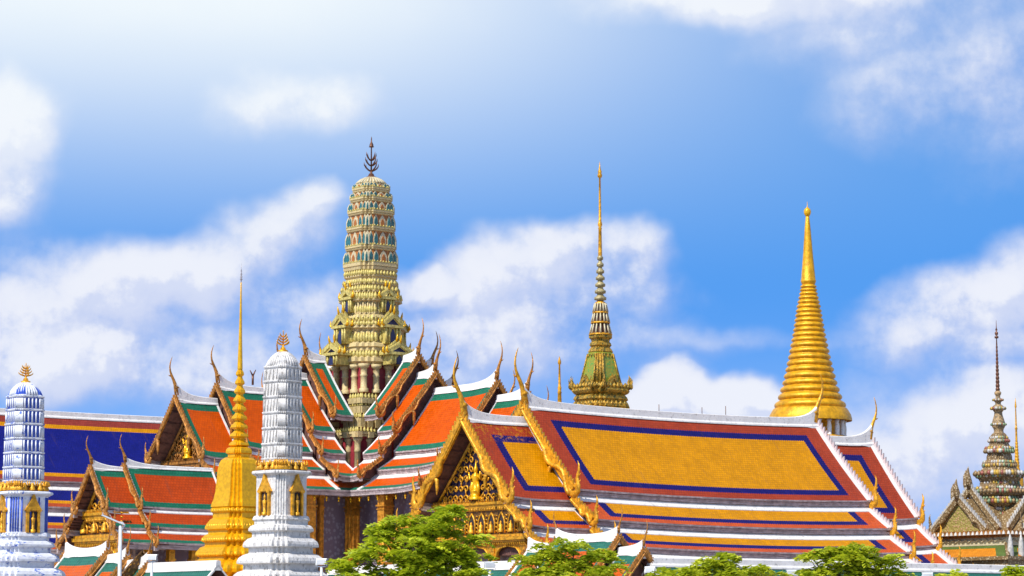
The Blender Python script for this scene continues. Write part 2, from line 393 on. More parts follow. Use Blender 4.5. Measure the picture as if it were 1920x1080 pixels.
# ------------------------------------------------------------------ Thai roof parts
def curve(t0, z0, t1, z1, n=6, c=.13):
    return [(t0+(t1-t0)*p, z0+(z1-z0)*(p+c*p*(1-p))) for p in (i/n for i in range(n+1))]
def chofa(mb, tf, h=6.5, sc_=1.0, mi=0):
    """horn finial rising from a ridge end, leaning outwards (+x) and curling back"""
    k = h/6.8
    path = [(-.5,0,-1.2),(-.25,0,0),(.05,0,1.0),(.5,0,2.0),(1.0,0,2.9),(1.32,0,3.7),(1.45,0,4.6),(1.38,0,5.4),(1.15,0,6.2),(.85,0,6.9)]
    rad = [.62,.58,.42,.33,.30,.22,.17,.14,.10,.03]
    mb.tube([(x*k, y, z*k) for x, y, z in path], [r*k*sc_ for r in rad], 7, mi, tf, flat=.7)
    mb.tube([(1.0*k,0,2.75*k),(1.45*k,0,2.75*k),(1.85*k,0,2.95*k)], [.2*k,.14*k,.02], 5, mi, tf, flat=.7)
    mb.tube([(-.3*k,0,.2*k),(-.1*k,0,.75*k)], [.66*k,.30*k], 8, mi, tf, flat=.9)
def hanghong(mb, tf, k=1.0, mi=0):
    """naga-head finial at the foot of a gable board; +x is outwards, z up"""
    path = [(-.7,0,.35),(-.35,0,-.15),(.15,0,-.55),(.75,0,-.6),(1.2,0,-.2),(1.28,0,.4),(1.12,0,1.0),(1.22,0,1.6),(1.42,0,2.1),(1.42,0,2.7),(1.2,0,3.2)]
    rad = [.3,.40,.46,.48,.44,.36,.30,.24,.2,.14,.03]
    mb.tube([(x*k, y, z*k) for x, y, z in path], [r*k for r in rad], 7, mi, tf, flat=.6)
    for (a, b, c_, d) in ((1.3,.6,1.75,1.05),(1.3,1.4,1.75,1.75),(.75,.0,.55,.75),(1.0,.9,.7,1.35)):
        mb.tube([(a*k,0,b*k),(c_*k,0,d*k)], [.17*k,.02], 5, mi, tf, flat=.6)
def verge_board(mb, tf, pts, s, th, up, dn, mi=0, sg=1, teeth=.0, wavy=True, teeth_mi=0, tk=1.0):
    """board following the roof edge: pts (t,z) from top to bottom, in the plane x=s; th thickness outward"""
    n = len(pts); A = []; B = []
    for i, (t, z) in enumerate(pts):
        a = pts[max(i-1, 0)]; b = pts[min(i+1, n-1)]
        dx, dz = b[0]-a[0], b[1]-a[1]; l = sqrt(dx*dx+dz*dz) or 1
        nx, nz = -dz/l, dx/l
        A.append((t+nx*up, z+nz*up)); B.append((t-nx*dn, z-nz*dn))
    for i in range(n-1):
        q = [A[i], A[i+1], B[i+1], B[i]]
        vs = [tf((s, sg*t, z)) for t, z in q]+[tf((s+th, sg*t, z)) for t, z in q]
        fs = [(0,1,2,3),(7,6,5,4),(0,4,5,1),(3,2,6,7),(0,3,7,4),(1,5,6,2)]
        mb.add(vs, fs, mi)
    if teeth:
        L = 0; acc = 0
        for i in range(n-1):
            (t0, z0), (t1, z1) = A[i], A[i+1]
            l = sqrt((t1-t0)**2+(z1-z0)**2); dx, dz = (t1-t0)/l, (z1-z0)/l; nx, nz = -dz, dx
            x = (teeth-acc) % teeth
            while x < l:
                bx, bz = t0+dx*x, z0+dz*x; h = .85*teeth*tk
                tri = [(bx, bz), (bx+dx*teeth*.9, bz+dz*teeth*.9), (bx+nx*h+dx*-.15*teeth, bz+nz*h-dz*.15*teeth), (bx+nx*h*.5-dx*.12*teeth, bz+nz*h*.5-dz*.12*teeth)]
                tri = [(a-nx*.05, b-nz*.05) for a, b in tri]
                vs = [tf((s+th*.12, sg*t, z)) for t, z in tri]+[tf((s+th*.88, sg*t, z)) for t, z in tri]
                mb.add(vs, [(0,1,2,3),(7,6,5,4),(0,4,5,1),(1,5,6,2),(2,6,7,3),(3,7,4,0)], teeth_mi)
                x += teeth
            acc = (acc+l) % teeth
    if wavy:
        tot = []; L = 0
        for i in range(n):
            if i: L += sqrt((pts[i][0]-pts[i-1][0])**2+(pts[i][1]-pts[i-1][1])**2)
            tot.append(L)
        def pt(x):
            for i in range(n-1):
                if x <= tot[i+1] or i == n-2:
                    f = (x-tot[i])/(tot[i+1]-tot[i]); a, b = pts[i], pts[i+1]
                    dx, dz = b[0]-a[0], b[1]-a[1]; l = sqrt(dx*dx+dz*dz)
                    return a[0]+dx*f, a[1]+dz*f, -dz/l, dx/l
        path = []; rad = []; K = 26
        for i in range(K+1):
            p = i/K; t, z, nx, nz = pt(p*L)
            off = -dn*.55
            if p > .5: off += -dn*1.0*sin((p-.5)/.5*2.6*pi)*(.9 if L > 8 else .5)
            path.append((s+th*.9, sg*(t+nx*off), z+nz*off)); rad.append((.16+.14*(p > .45))*dn/.55)
        mb.tube(path, rad, 6, mi, tf, flat=.9)
        if L > 8:    # the naga's hanging curl
            t, z, nx, nz = pt(L*.66)
            mb.tube([(s+th*.9, sg*(t-nx*dn), z-nz*dn), (s+th, sg*(t-nx*dn*2.0), z-nz*dn*1.9), (s+th, sg*(t-nx*dn*2.2), z-nz*dn*2-1.1), (s+th, sg*(t-nx*dn*1.9), z-nz*dn*2-1.9)], [.26,.3,.22,.05], 6, mi, tf)
def ss(a, b, n, ends=4.0):
    """stations along the ridge, denser near both ends"""
    L = b-a; out = []
    for i in range(n+1):
        p = i/n; out.append(a+L*(p - .10*sin(2*pi*p)))
    return out
def section(root, ang, a, b, tiers, mats, gable=(0, 1), lift=.4, cap=(.7, 1.3), org=(0, 0), edge='gold', back='gold_dark',
            ch=6.5, hk=1.0, teeth=.6, white_w=.5, bd=(.28, .6), thick=.35, flash=.55, inner_band=(0, 0), sides=(1, -1), rec=2.4, capw=.32, fin_mats=None, verge=.38, ridge=True):
    """one telescoping roof section from a to b (b > a) along local direction ang"""
    tf = spin(ang, *org); m0 = .5*(a+b); hl = .5*(b-a)
    def lf(s):
        x = (s-m0)/hl
        if not gable[0] and x < 0: return 0.0
        if not gable[1] and x > 0: return 0.0
        return lift*x*x
    st = ss(a, b, 14)
    purl = MB()
    for ti, (t0, z0, t1, z1) in enumerate(tiers):
        cv = curve(t0, z0, t1, z1); mb = MB()
        vl = [0]
        for i in range(1, len(cv)): vl.append(vl[-1]+sqrt((cv[i][0]-cv[i-1][0])**2+(cv[i][1]-cv[i-1][1])**2))
        Lv = vl[-1]
        for sg in sides:
            und = MB(); eb = MB(); wh = MB()
            if ti or not ridge: mb = MB()
            pts = [[tf((s, sg*t, z+lf(s))) for t, z in cv] for s in st]
            T = [[(s+200, v) for v in vl] for s in st]
            E = [[((s-a) if (gable[0] or inner_band[0]) else 99, (b-s) if (gable[1] or inner_band[1]) else 99) for v in vl] for s in st]
            Vv = [[(v, Lv-v) for v in vl] for s in st]
            mb.grid(pts, 0, {'tile': T, 'ends': E, 'rise': Vv}, flip=(sg > 0), smooth=True)
            und.grid([[tf((s, sg*t, z+lf(s)-thick)) for t, z in cv] for s in st], 0, flip=(sg < 0), smooth=True)
            # eave board under the tile edge, in three stepped planks
            for i in range(len(st)-1):
                s0, s1 = st[i], st[i+1]
                te, ze = cv[-1]
                for q, (o_, h0, h1) in enumerate(((.0, .04, -.22), (-.06, -.2, -.5), (-.12, -.48, -.80))):
                    vs = []
                    for s_, tt in ((s0, te+o_-.25), (s1, te+o_-.25), (s1, te+o_), (s0, te+o_)):
                        vs.append(tf((s_, sg*tt, ze+h1+lf(s_))))
                    for s_, tt in ((s0, te+o_-.25), (s1, te+o_-.25), (s1, te+o_), (s0, te+o_)):
                        vs.append(tf((s_, sg*tt, ze+h0-.03+lf(s_))))
                    eb.add(vs, [(0,1,2,3),(4,7,6,5),(0,4,5,1),(1,5,6,2),(2,6,7,3),(3,7,4,0)], 0)
            # white plaster flashing along the top of the lower tiers
            if ti > 0 or not ridge:
                for i in range(len(st)-1):
                    s0, s1 = st[i], st[i+1]; (ta, za), (tb, zb) = cv[0], cv[1]
                    f = flash/sqrt((tb-ta)**2+(zb-za)**2); tb, zb = ta+(tb-ta)*f, za+(zb-za)*f
                    vs = [tf((s_, sg*tt, zz+lf(s_))) for s_, tt, zz in ((s0,ta-.2,za-.1),(s1,ta-.2,za-.1),(s1,tb,zb-.05),(s0,tb,zb-.05),(s0,ta-.2,za+.40),(s1,ta-.2,za+.40),(s1,tb,zb+.10),(s0,tb,zb+.10))]
                    wh.add(vs, [(0,1,2,3),(4,7,6,5),(0,4,5,1),(1,5,6,2),(2,6,7,3),(3,7,4,0)], 0)
            # white verge strip at both ends
            for s0, s1 in ((a, a+verge), (b-verge, b)):
                for i in range(len(cv)-1):
                    (ta, za), (tb, zb) = cv[i], cv[i+1]
                    vs = [tf((s_, sg*tt, zz+lf(s_)+o_)) for o_ in (-.1, .14) for s_, tt, zz in ((s0,ta,za),(s1,ta,za),(s1,tb,zb),(s0,tb,zb))]
                    wh.add(vs, [(0,1,2,3),(4,7,6,5),(0,4,5,1),(1,5,6,2),(2,6,7,3),(3,7,4,0)], 0)
                if ti == 0: wh.build('plaster_verge', 'white', root); wh = MB()
            for e in (0, 1):
                if not gable[e]: continue
                s1 = b if e else a; d = -1 if e else 1
                for i in range(1, len(cv)):
                    t, z = cv[i]; t = t*.98+cv[i-1][0]*.02
                    purl.box((s1+d*(rec*.5+.05), sg*(t-.12), z+lf(s1)-thick-.1), (rec, .16, .22), 0, tf)
            ro = None
            if ti or not ridge: ro = mb.build('lower_tile_roof', TM[mats[min(ti, len(mats)-1)]], root)
            eb.build('eave_board', 'fascia', root); und.build('roof_underside', 'wood', root); wh.build('plaster_verge', 'white', root)
        if not ti and ridge: mb.build('tile_roof', TM[mats[0]], root)
    for e in (0, 1):
        if not gable[e]: continue
        s1 = (b-rec-.35) if e else (a+rec+.35); inf = MB()
        for sg in sides:
            for (t0, z0, t1, z1) in tiers:
                cv = curve(t0, z0, t1-.5, z1+.2, 5); zb_ = tiers[-1][3]-.3
                for i in range(5):
                    (ta, za), (tb, zb) = cv[i], cv[i+1]
                    inf.add([tf((s1, sg*t, z)) for t, z in ((ta, zb_), (tb, zb_), (tb, zb-thick*.8+lf(s1)), (ta, za-thick*.8+lf(s1)))], [(0, 1, 2, 3)])
        inf.build('gable_wall', 'wood', root)
    purl.build('purlins', 'wood', root)
    # ridge
    if not ridge: return
    rd = MB(); (t0, z0, t1, z1) = tiers[0]
    rs = ss(a-.0, b+.0, 30); prof = []
    for s in rs:
        u = 0
        if gable[1]: u += cap[1]*exp(-(b-s)/1.7)
        if gable[0]: u += cap[1]*exp(-(s-a)/1.7)
        dz = 0
        if gable[1]: dz -= .55*exp(-((b-s)/1.2)**2)
        if gable[0]: dz -= .55*exp(-((s-a)/1.2)**2)
        z = z0+lf(s)
        prof.append([tf((s, y, zz)) for y, zz in ((-capw*1.7, z-1.5*capw+dz), (-capw*1.6, z-.9*capw), (-capw, z-.05), (-capw*.8, z+cap[0]+u*.9), (0, z+cap[0]+u+.08), (capw*.8, z+cap[0]+u*.9), (capw, z-.05), (capw*1.6, z-.9*capw), (capw*1.7, z-1.5*capw+dz))])
    rd.grid(prof, 0, flip=True, smooth=False)
    for pr, fl in ((prof[0], 0), (prof[-1], 1)):
        rd.add(pr, [tuple(range(9)) if fl else tuple(range(8, -1, -1))])
    rd.build('ridge_cap', 'white', root)
    # gable boards, finials
    for e in (0, 1):
        if not gable[e]: continue
        s1 = b if e else a; d = 1 if e else -1
        tf2 = (lambda p, s1=s1, d=d: tf((s1+d*p[0], p[1]*1.0, p[2])))
        m_ = edge if (e == 1) else back
        if isinstance(edge, tuple): m_ = edge[e]
        fb = MB(); cz = tiers[0][1]+lift
        chofa(fb, lambda p: tf2((p[0]+.1, p[1], p[2]+cz+.5+cap[1]*.45)), ch)
        fb.build('roof_finial', (fin_mats or m_), root)
        for sg in sides:
            gb = MB()
            hh = []
            for ti, (t0, z0, t1, z1) in enumerate(tiers):
                cv = [(t, z+lift) for t, z in curve(t0, z0, t1, z1, 10)]
                k = 1.0 if ti == 0 else .8
                verge_board(gb, tf2, cv, -.02, .32, bd[0]*k, bd[1]*k, 0, sg, teeth*(1 if ti == 0 else .9))
                hh.append((t1, z1+lift, hk*(1 if ti == 0 else .85)))
            bo = gb.build('gable_board', m_, root)
            for (t1, z1, k) in hh:
                hb = MB()
                hanghong(hb, lambda p, t1=t1, z1=z1, sg=sg: tf2((.15+p[1], sg*(t1-.45+p[0]*.95), z1+p[2]-.1)), k)
                hb.build('corner_finial', (fin_mats or m_), bo)
                bk = MB(); bk.box((t1-.35*k, 0, z1-.75), (.45*k, .5, .7), 0, lambda p, sg=sg: tf2((p[1]+.05, sg*p[0], p[2])))
                bk.build('bracket_block', 'fascia', bo)
def arch_poly(w_, h, n=6, ogee=.25):
    """pointed arch outline (x,z), base at z=0"""
    L = [(-w_/2, 0)]
    for i in range(n+1):
        p = i/n; L.append((-w_/2*cos(p*pi/2)**.8 if p < 1 else 0, h*(.45+.55*p**(1.0+ogee))))
    return L+[(-x, z) for x, z in L[-2::-1]]
def carved_gable(root, ang, s, w_, zb, zt, org=(0, 0), mat_='gold', back='pedi', figure=True, frieze=3.2, cols=True, seed=1, zbot=5, face=1):
    """pediment at x=s (facing +x in the section frame), cornice, niche frieze, columns"""
    tf = spin(ang, *org); rnd = random.Random(seed)
    pb = MB()
    pb.add([tf(p) for p in ((s, -w_, zb), (s, w_, zb), (s, 0, zt))], [(0, 1, 2)])
    pd = pb.build('pediment', back, root)
    fr = MB()
    for sg in (1, -1):
        fr.tube([tf((s+.12, sg*w_, zb)), tf((s+.12, 0, zt))], .26, 4)
    fr.build('pediment_frame', mat_, pd)
    sb = MB(); H = zt-zb
    def scroll(y, z, r, dr):
        path = [tf((s+.12+.05*i/9, y+dr*r*(1-i/11)*cos(i*.75), z+r*(1-i/11)*sin(i*.75))) for i in range(10)]
        sb.tube(path, [.09*r/.6+.03]*9+[.13], 5)
    rows = max(2, int(H/1.25))
    for i in range(rows):
        z = zb+.65+i*1.25; half = w_*(1-(z-zb+.4)/H)-.3
        y = 1.25 if figure and z < zt-H*.35 else .35
        while y < half:
            r = .5+.12*rnd.random()
            scroll(y, z, r, 1); scroll(-y, z, r, -1); y += 1.15
    for _ in range(int(26*w_/9)):
        z = zb+rnd.random()*H*.8; half = w_*(1-(z-zb)/H)-.2; y = rnd.uniform(.3, max(.4, half))
        for q in (y, -y): sb.tube([tf((s+.1, q, z)), tf((s+.3, q+.15, z+.35)), tf((s+.15, q+.05, z+.7))], [.12,.1,.02], 5)
    sb.build('scroll_carving', mat_, pd)
    if figure:
        fg = MB(); c0 = tf((s+.35, 0, 0)); zz = zb+.4; k = H/9.5
        fg.loft([(zz, .95*k), (zz+.35*k, .95*k), (zz+.4*k, .7*k), (zz+1.0*k, .62*k), (zz+1.2*k, .8*k), (zz+1.3*k, .45*k), (zz+2.3*k, .42*k), (zz+3.0*k, .62*k), (zz+3.35*k, .5*k), (zz+3.5*k, .2*k), (zz+3.65*k, .3*k), (zz+3.95*k, .33*k), (zz+4.2*k, .26*k), (zz+4.5*k, .14*k), (zz+5.3*k, .03)], circle(10), 0, True, c=(c0[0], c0[1]))
        for sg in (1, -1):
            fg.tube([tf((s+.4, sg*.5*k, zz+3.2*k)), tf((s+.5, sg*1.15*k, zz+2.7*k)), tf((s+.6, sg*1.25*k, zz+3.7*k))], [.2*k,.16*k,.1*k], 6)
            fg.tube([tf((s+.4, sg*.55*k, zz+.4*k)), tf((s+.5, sg*.8*k, zz+1.4*k)), tf((s+.5, sg*.5*k, zz+2.3*k))], [.2*k,.24*k,.24*k], 6)
        fg.build('deity_relief', 'gold_bright', pd)
    W = w_+.2
    cb = MB()
    for (z0, z1, ex) in ((zb-.35, zb, .55), (zb-.75, zb-.38, .35), (zb-1.1, zb-.78, .15)):
        cb.box((s-.6+ex/2, 0, (z0+z1)/2), (1.6+ex, 2*W+ex*1.6, z1-z0), 0, tf)
    y = -W
    while y < W:
        cb.tube([tf((s+.62, y, zb)), tf((s+.62, y, zb+.42))], [.14, .02], 4); y += .36
        cb.tube([tf((s+.46, y, zb-.78)), tf((s+.46, y, zb-1.15))], [.13, .02], 4)
    cb.build('cornice', mat_, root)
    zf = zb-1.1; W2 = W+1.6
    fb = MB(); fb.box((s-.5, 0, zf-frieze/2), (1.2, 2*W2, frieze-.02), 0, tf); fo = fb.build('frieze', back if back != 'pedi' else 'pedi_dark', root)
    nn = max(3, int(2*W2/2.1)); ni = MB(); nd = MB()
    for i in range(nn):
        y = -W2+(i+.5)*2*W2/nn
        ap = arch_poly(1.45, frieze*.82)
        pathL = [tf((s+.22, y+x, zf-frieze+.25+z)) for x, z in ap]
        ni.tube(pathL, .13, 5)
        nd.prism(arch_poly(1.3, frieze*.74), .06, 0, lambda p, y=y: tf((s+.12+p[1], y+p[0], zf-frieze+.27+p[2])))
        ni.loft([(zf-frieze+.3, .42), (zf-frieze+.7, .45), (zf-frieze+.8, .25), (zf-frieze+1.3, .3), (zf-frieze+1.4, .12), (zf-frieze+1.55, .16), (zf-frieze+1.8, .05)], circle(7), 0, True, c=tf((s+.32, y, 0))[:2])
        y2 = y+W2/nn
        for q in range(5): ni.tube([tf((s+.14, y2-.18, zf-frieze+.4+q*.5)), tf((s+.3, y2, zf-frieze+.55+q*.5)), tf((s+.14, y2+.18, zf-frieze+.4+q*.5))], .09, 4)
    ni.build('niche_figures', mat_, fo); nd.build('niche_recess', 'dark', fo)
    cb = MB(); zc = zf-frieze
    for (z0, z1, ex) in ((zc-.3, zc, .5), (zc-.75, zc-.33, .7), (zc-1.0, zc-.78, .4)):
        cb.box((s-.55+ex/2, 0, (z0+z1)/2), (1.7+ex, 2*W2+ex*1.6, z1-z0), 0, tf)
    y = -W2-.2
    while y < W2+.2:
        cb.tube([tf((s+.6, y, zc-.98)), tf((s+.6, y, zc-1.5))], [.17, .02], 4); y += .44
    cb.build('cornice', mat_, root)
    if cols:
        nc = 4
        for i in range(nc):
            y = -W2+.5+i*(2*W2-1)/(nc-1)
            co = MB(); zt_ = zc-1.0
            co.box((s-.2, y, (zt_+zbot)/2), (1.0, 1.0, zt_-zbot), 0, tf)
            co.box((s-.2, y, zt_-.25), (1.35, 1.35, .5), 0, tf); co.box((s-.2, y, zt_-1.0), (1.2, 1.2, .3), 0, tf)
            for q in (.25, -.25): co.box((s+.34, y+q, (zt_+zbot)/2-.6), (.08, .14, zt_-zbot-1.6), 0, tf)
            co.build('column', mat_, root)
            if i < nc-1:
                gp = (2*W2-1)/(nc-1); am = MB()
                for sg2 in (0, 1):
                    y0 = y+.5 if sg2 == 0 else y+gp-.5; dd = 1 if sg2 == 0 else -1
                    prev = None
                    pl = [(0, 0), (0, -2.6), (.25, -2.0), (.6, -1.25), (1.2, -.75), (gp/2-.5, -.45), (gp/2-.5, 0)]
                    am.prism(pl, .3, 0, lambda p, y0=y0, dd=dd: tf((s-.1+p[1], y0+dd*p[0], zt_+p[2])))
                    am.tube([tf((s+.25, y0+dd*x, zt_+z)) for x, z in pl[1:6]], .13, 5)
                am.build('arch_bracket', mat_, root)
    wb = MB(); wb.box((s-1.6, 0, (zc-.8+zbot)/2), (.3, 2*W2, zc-.8-zbot), 0, tf); wb.build('porch_wall', 'fascia', root)
def walls(root, ang, a, b, hw, zt, zb=0, org=(0, 0), m_='lavender', colm='gold_dark', ncol=6, coff=2.2, sides=(-1, 1), colw=1.1, zct=None, win=True, at_=None):
    tf = spin(ang, *org)
    wb = MB(); wb.box(((a+b)/2, 0, (zt+zb)/2), (b-a, 2*hw, zt-zb), 0, tf); wo_ = wb.build('wall', m_, root)
    for sg in sides:
        for i in range(ncol):
            s = at_[i] if at_ else a+(b-a)*(i+.5)/ncol
            cb = MB(); y = sg*(hw+coff); zc = zct or zt
            cb.box((s, y, (zc+zb)/2), (colw, colw, zc-zb), 0, tf)
            cb.box((s, y, zc-.2), (colw*1.5, colw*1.5, .4), 0, tf); cb.box((s, y, zc-.75), (colw*1.3, colw*1.3, .5), 0, tf)
            cb.box((s, y, zc-2.3), (colw*1.25, colw*1.25, .22), 0, tf); cb.box((s, y, zc-2.8), (colw*1.15, colw*1.15, .14), 0, tf)
            for q in (-.25, .25):
                cb.box((s+q*colw, y+sg*(colw/2+.02), (zc+zb)/2-1.5), (.16*colw, .08, zc-zb-4), 0, tf)
                cb.box((s-colw/2-.02, y+q*colw, (zc+zb)/2-1.5), (.08, .16*colw, zc-zb-4), 0, tf)
            cb.build('column', colm, root)
            if win and i < ncol-1:
                s2 = s+((at_[1]-at_[0]) if at_ else (b-a)/ncol)/2; z0 = zt-8.2
                fb = MB(); fb.box((s2, sg*(hw+.08), z0+1.3), (1.9, .2, 2.8), 0, tf); fo = fb.build('window', 'window', wo_)
                gb = MB(); gb.box((s2, sg*(hw+.2), z0+1.3), (1.4, .08, 2.2), 0, tf)
                gb.build('window_pane', 'dark', fo)
                bb = MB()
                for q in (-.35, 0, .35): bb.box((s2+q, sg*(hw+.26), z0+1.3), (.07, .05, 2.2), 0, tf)
                for q in (-.6, 0, .6): bb.box((s2, sg*(hw+.25), z0+1.3+q), (1.4, .05, .07), 0, tf)
                bb.build('window_bars', 'window', fo)
    return wo_
#@@ORDER
# ================================================================== GROUND
gm = MB(); gm.add([(-3000, -300, 0), (3000, -300, 0), (3000, 6000, 0), (-3000, 6000, 0)], [(0, 1, 2, 3)])
tag(gm.build('ground', 'ground'), 'pale paved ground of the temple compound', kind='structure')

# ================================================================== ORDINATION HALL (right, yellow and blue tiles)
O = at(868, 769, 350)
ubo = thing('ordination_hall', (O.x, O.y), AL, 'huge hall with yellow roof tiles framed in blue and red, golden gable facing left', 'temple hall')
section(ubo, pi, -11.0, 0, [(0, 29.0, 9.9, 18.3), (9.6, 17.3, 13.9, 14.5), (13.7, 13.5, 17.3, 11.4)], ['ubo_f', 'ubo_lo'], (0, 1), .35, (.75, 1.5), ch=6.6, hk=1.15, teeth=.75, flash=.8, bd=(.35, .7))
section(ubo, 0, 10.1, 64.25, [(0, 30.9, 10.8, 19.35), (10.5, 18.2, 14.75, 15.3), (14.5, 14.1, 18.35, 11.85), (18.1, 10.8, 21.7, 8.9)], ['ubo', 'ubo_lo'], (1, 1), .45, (.8, 1.8), ch=6.3, hk=1.15, teeth=.75, flash=.8, edge=('gold', 'pale'), fin_mats='gold', bd=(.35, .7), verge=.6, rec=.8)
section(ubo, 0, 64.3, 75.5, [(0, 28.9, 9.2, 17.4), (9.0, 16.3, 12.8, 13.4), (12.6, 12.6, 16.4, 10.2), (16.2, 9.3, 19, 7.7)], ['ubo', 'ubo_lo'], (0, 1), .35, (.8, 1.7), ch=5.4, hk=1.1, teeth=.75, flash=.8, edge=('gold', 'pale'), fin_mats='gold', bd=(.35, .7), verge=.6, rec=.8)
carved_gable(ubo, pi, -2.5, 8.9, 18.1, 27.6, seed=3, zbot=0)
walls(ubo, 0, 5, 72, 9.5, 10.8, 0, m_='white', colm='white', ncol=9, coff=9.5, zct=8.5, win=False)
_t = spin(0)
tb = MB()
for x, h in ((46.5, .9), (34, .5), (42, .5)): tb.tube([(x, 0, 31.3), (x, 0, 32.2+h)], .05, 5)
tb.build('lightning_rod', 'bronze', ubo)
# ================================================================== PANTHEON WITH TOWER (centre, green and orange tiles)
PY = 395
O2 = at(692, 925, PY); PR = R(40)
pan = thing('cruciform_temple', (O2.x, O2.y), PR, 'cross-shaped temple with orange and green tiled roofs crowned by a tall cream and turquoise tower', 'temple')
arms = ((pi, 27.1, 34.0), (-pi/2, 29.7, 36.3), (0, 27.1, 34), (pi/2, 27.1, 34))
for i, (an, bc, bdn) in enumerate(arms):
    kw = dict(ch=4.5, hk=.78, teeth=.5, edge='bronzegold', flash=.6, bd=(.19, .31), capw=.26, verge=.3, rec=.7)
    section(pan, an, 8.3, 11.8, [(0, 40.7, 7.2, 32.2)], ['grn'], (0, 1), .3, (.5, 1.2), inner_band=(1, 0), **kw)
    section(pan, an, 11.6, 15.8, [(0, 38.0, 7.3, 29.7), (7.1, 28.9, 9.9, 26.4), (9.7, 25.3, 13.6, 23.0)], ['grn', 'grn_lo'], (0, 1), .3, (.5, 1.2), **kw)
    section(pan, an, 15.6, bc, [(0, 35.5, 7.4, 26.6), (7.2, 25.8, 10.4, 23.9), (10.2, 22.9, 13.6, 21.0)], ['grn', 'grn_lo'], (0, 1), .5, (.55, 1.4), **kw)
    section(pan, an, 10.4, 15.6, [(10.2, 22.9, 13.6, 21.0)], ['grn_lo', 'grn_lo'], (0, 0), 0, ridge=False, flash=.6)
    kw['rec'] = 2.4
    section(pan, an, bc, bdn, [(0, 33.5, 6.9, 25.2), (6.7, 24.3, 9.8, 22.4), (9.6, 21.6, 12.6, 19.9)], ['grn', 'grn_lo'], (0, 1), .4, (.55, 1.4), **kw)
    if i < 2: carved_gable(pan, an, bdn-2.5, 6.1, 25.0, 32.3, seed=9+i, mat_='gold_dark', back='pedi_dark', frieze=2.4, zbot=8)
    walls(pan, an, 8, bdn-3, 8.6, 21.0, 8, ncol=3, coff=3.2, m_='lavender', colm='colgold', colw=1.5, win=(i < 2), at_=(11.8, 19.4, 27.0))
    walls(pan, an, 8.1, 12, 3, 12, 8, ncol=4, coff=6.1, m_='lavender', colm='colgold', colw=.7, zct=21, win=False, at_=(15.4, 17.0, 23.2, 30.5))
cb = MB(); cb.box((4.6, 0, 31), (8.8, 7.0, 18.5)); cb.box((0, 4.6, 31.01), (7.0, 8.8, 18.5)); cb.build('core_wall', 'redwall', pan)
cb = MB(); cb.box((0, 0, 15), (21, 21, 15.5)); cb.build('wall', 'lavender', pan)
tr = MB(); tr.box((0, 0, 3.95), (75, 75, 7.9)); tr.build('terrace', 'white', pan)
# forked finial on the back ridge and bells under the eaves
fk = MB()
P = Vector((-21.0, 0, 36.4))
fk.tube([P, P+Vector((0, 0, 1.4))], .16, 6); fk.tube([P+Vector((0, 0, 1.3)), P+Vector((-.5, 0, 2.1))], [.14, .06], 5); fk.tube([P+Vector((0, 0, 1.3)), P+Vector((.5, 0, 2.2))], [.14, .06], 5)
fk.build('forked_finial', 'bronze', pan)
bl = MB(); bl.loft([(0, .22), (.08, .24), (.35, .15), (.45, .05), (.8, .03)], circle(8), 0, True); bl.loft([(-.45, .06), (-.35, .16), (-.1, .12), (0, .03)], circle(6), 0, True)
bell0 = bl.build('eave_bell', 'gold_bright', pan); bell0.location = (-13.0, -13.0, 19.7); bell0.scale = (.8, .8, .8)
for k in range(1, 8):
    dup(bell0, pan, (-13.0-k*2.1, -13.0, 19.75)); dup(bell0, pan, (-13.0, -13.0-k*2.1, 19.75))

def yz(y, x, Y): return at(x, y, Y).z
class Tower:
    ym = None
    """profile given as (image row of the photograph at the tower's own distance, half width) turned into metres once"""
    def __init__(s, x, Y, plan, rz):
        s.x, s.Y = x, Y; s.plan = plan; s.k = Y/FPX; s.e = ext(plan, rz)
    def z(s, y): return at(s.x, s.ym(y) if s.ym else y, s.Y).z
    def r(s, hw): return hw*s.k/s.e
    def prof(s, L): return [(s.z(y), s.r(h)) for y, h in L]
def along(plan, r, sp):
    out = []; n = len(plan)
    for i in range(n):
        a = Vector((plan[i][0]*r, plan[i][1]*r)); b = Vector((plan[(i+1) % n][0]*r, plan[(i+1) % n][1]*r))
        l = (b-a).length; k = max(1, round(l/sp)); d = (b-a)/l if l > 1e-6 else Vector((1, 0))
        for j in range(k):
            p = a+(b-a)*((j+.5)/k); out.append((p.x, p.y, d))
    return out
def buds(mb, plan, r, z, h, sp, wd, mi=0, seg=5):
    for x, y, d in along(plan, r, sp):
        mb.loft([(z, wd*.55), (z+h*.25, wd*.95), (z+h*.5, wd), (z+h*.8, wd*.5), (z+h, .01)], circle(seg), mi, True, c=(x, y))
def antefix(mb, x, y, d, z, w_, h, mo=0, mi=1):
    """pointed arch plate standing on the wall, rim colour mo, inset colour mi"""
    n_ = Vector((d.y, -d.x))
    def tf(p): return (x+d.x*p[0]+n_.x*(-p[1]), y+d.y*p[0]+n_.y*(-p[1]), z+p[2])
    mb.prism(arch_poly(w_, h, 4), .22, mo, lambda p: tf((p[0], p[1]-.10, p[2])))
    mb.prism(arch_poly(w_*(.74 if mi == 1 else .55), h*(.82 if mi == 1 else .68), 4), .12, mi, lambda p: tf((p[0], p[1]-.19, p[2]+.02)))

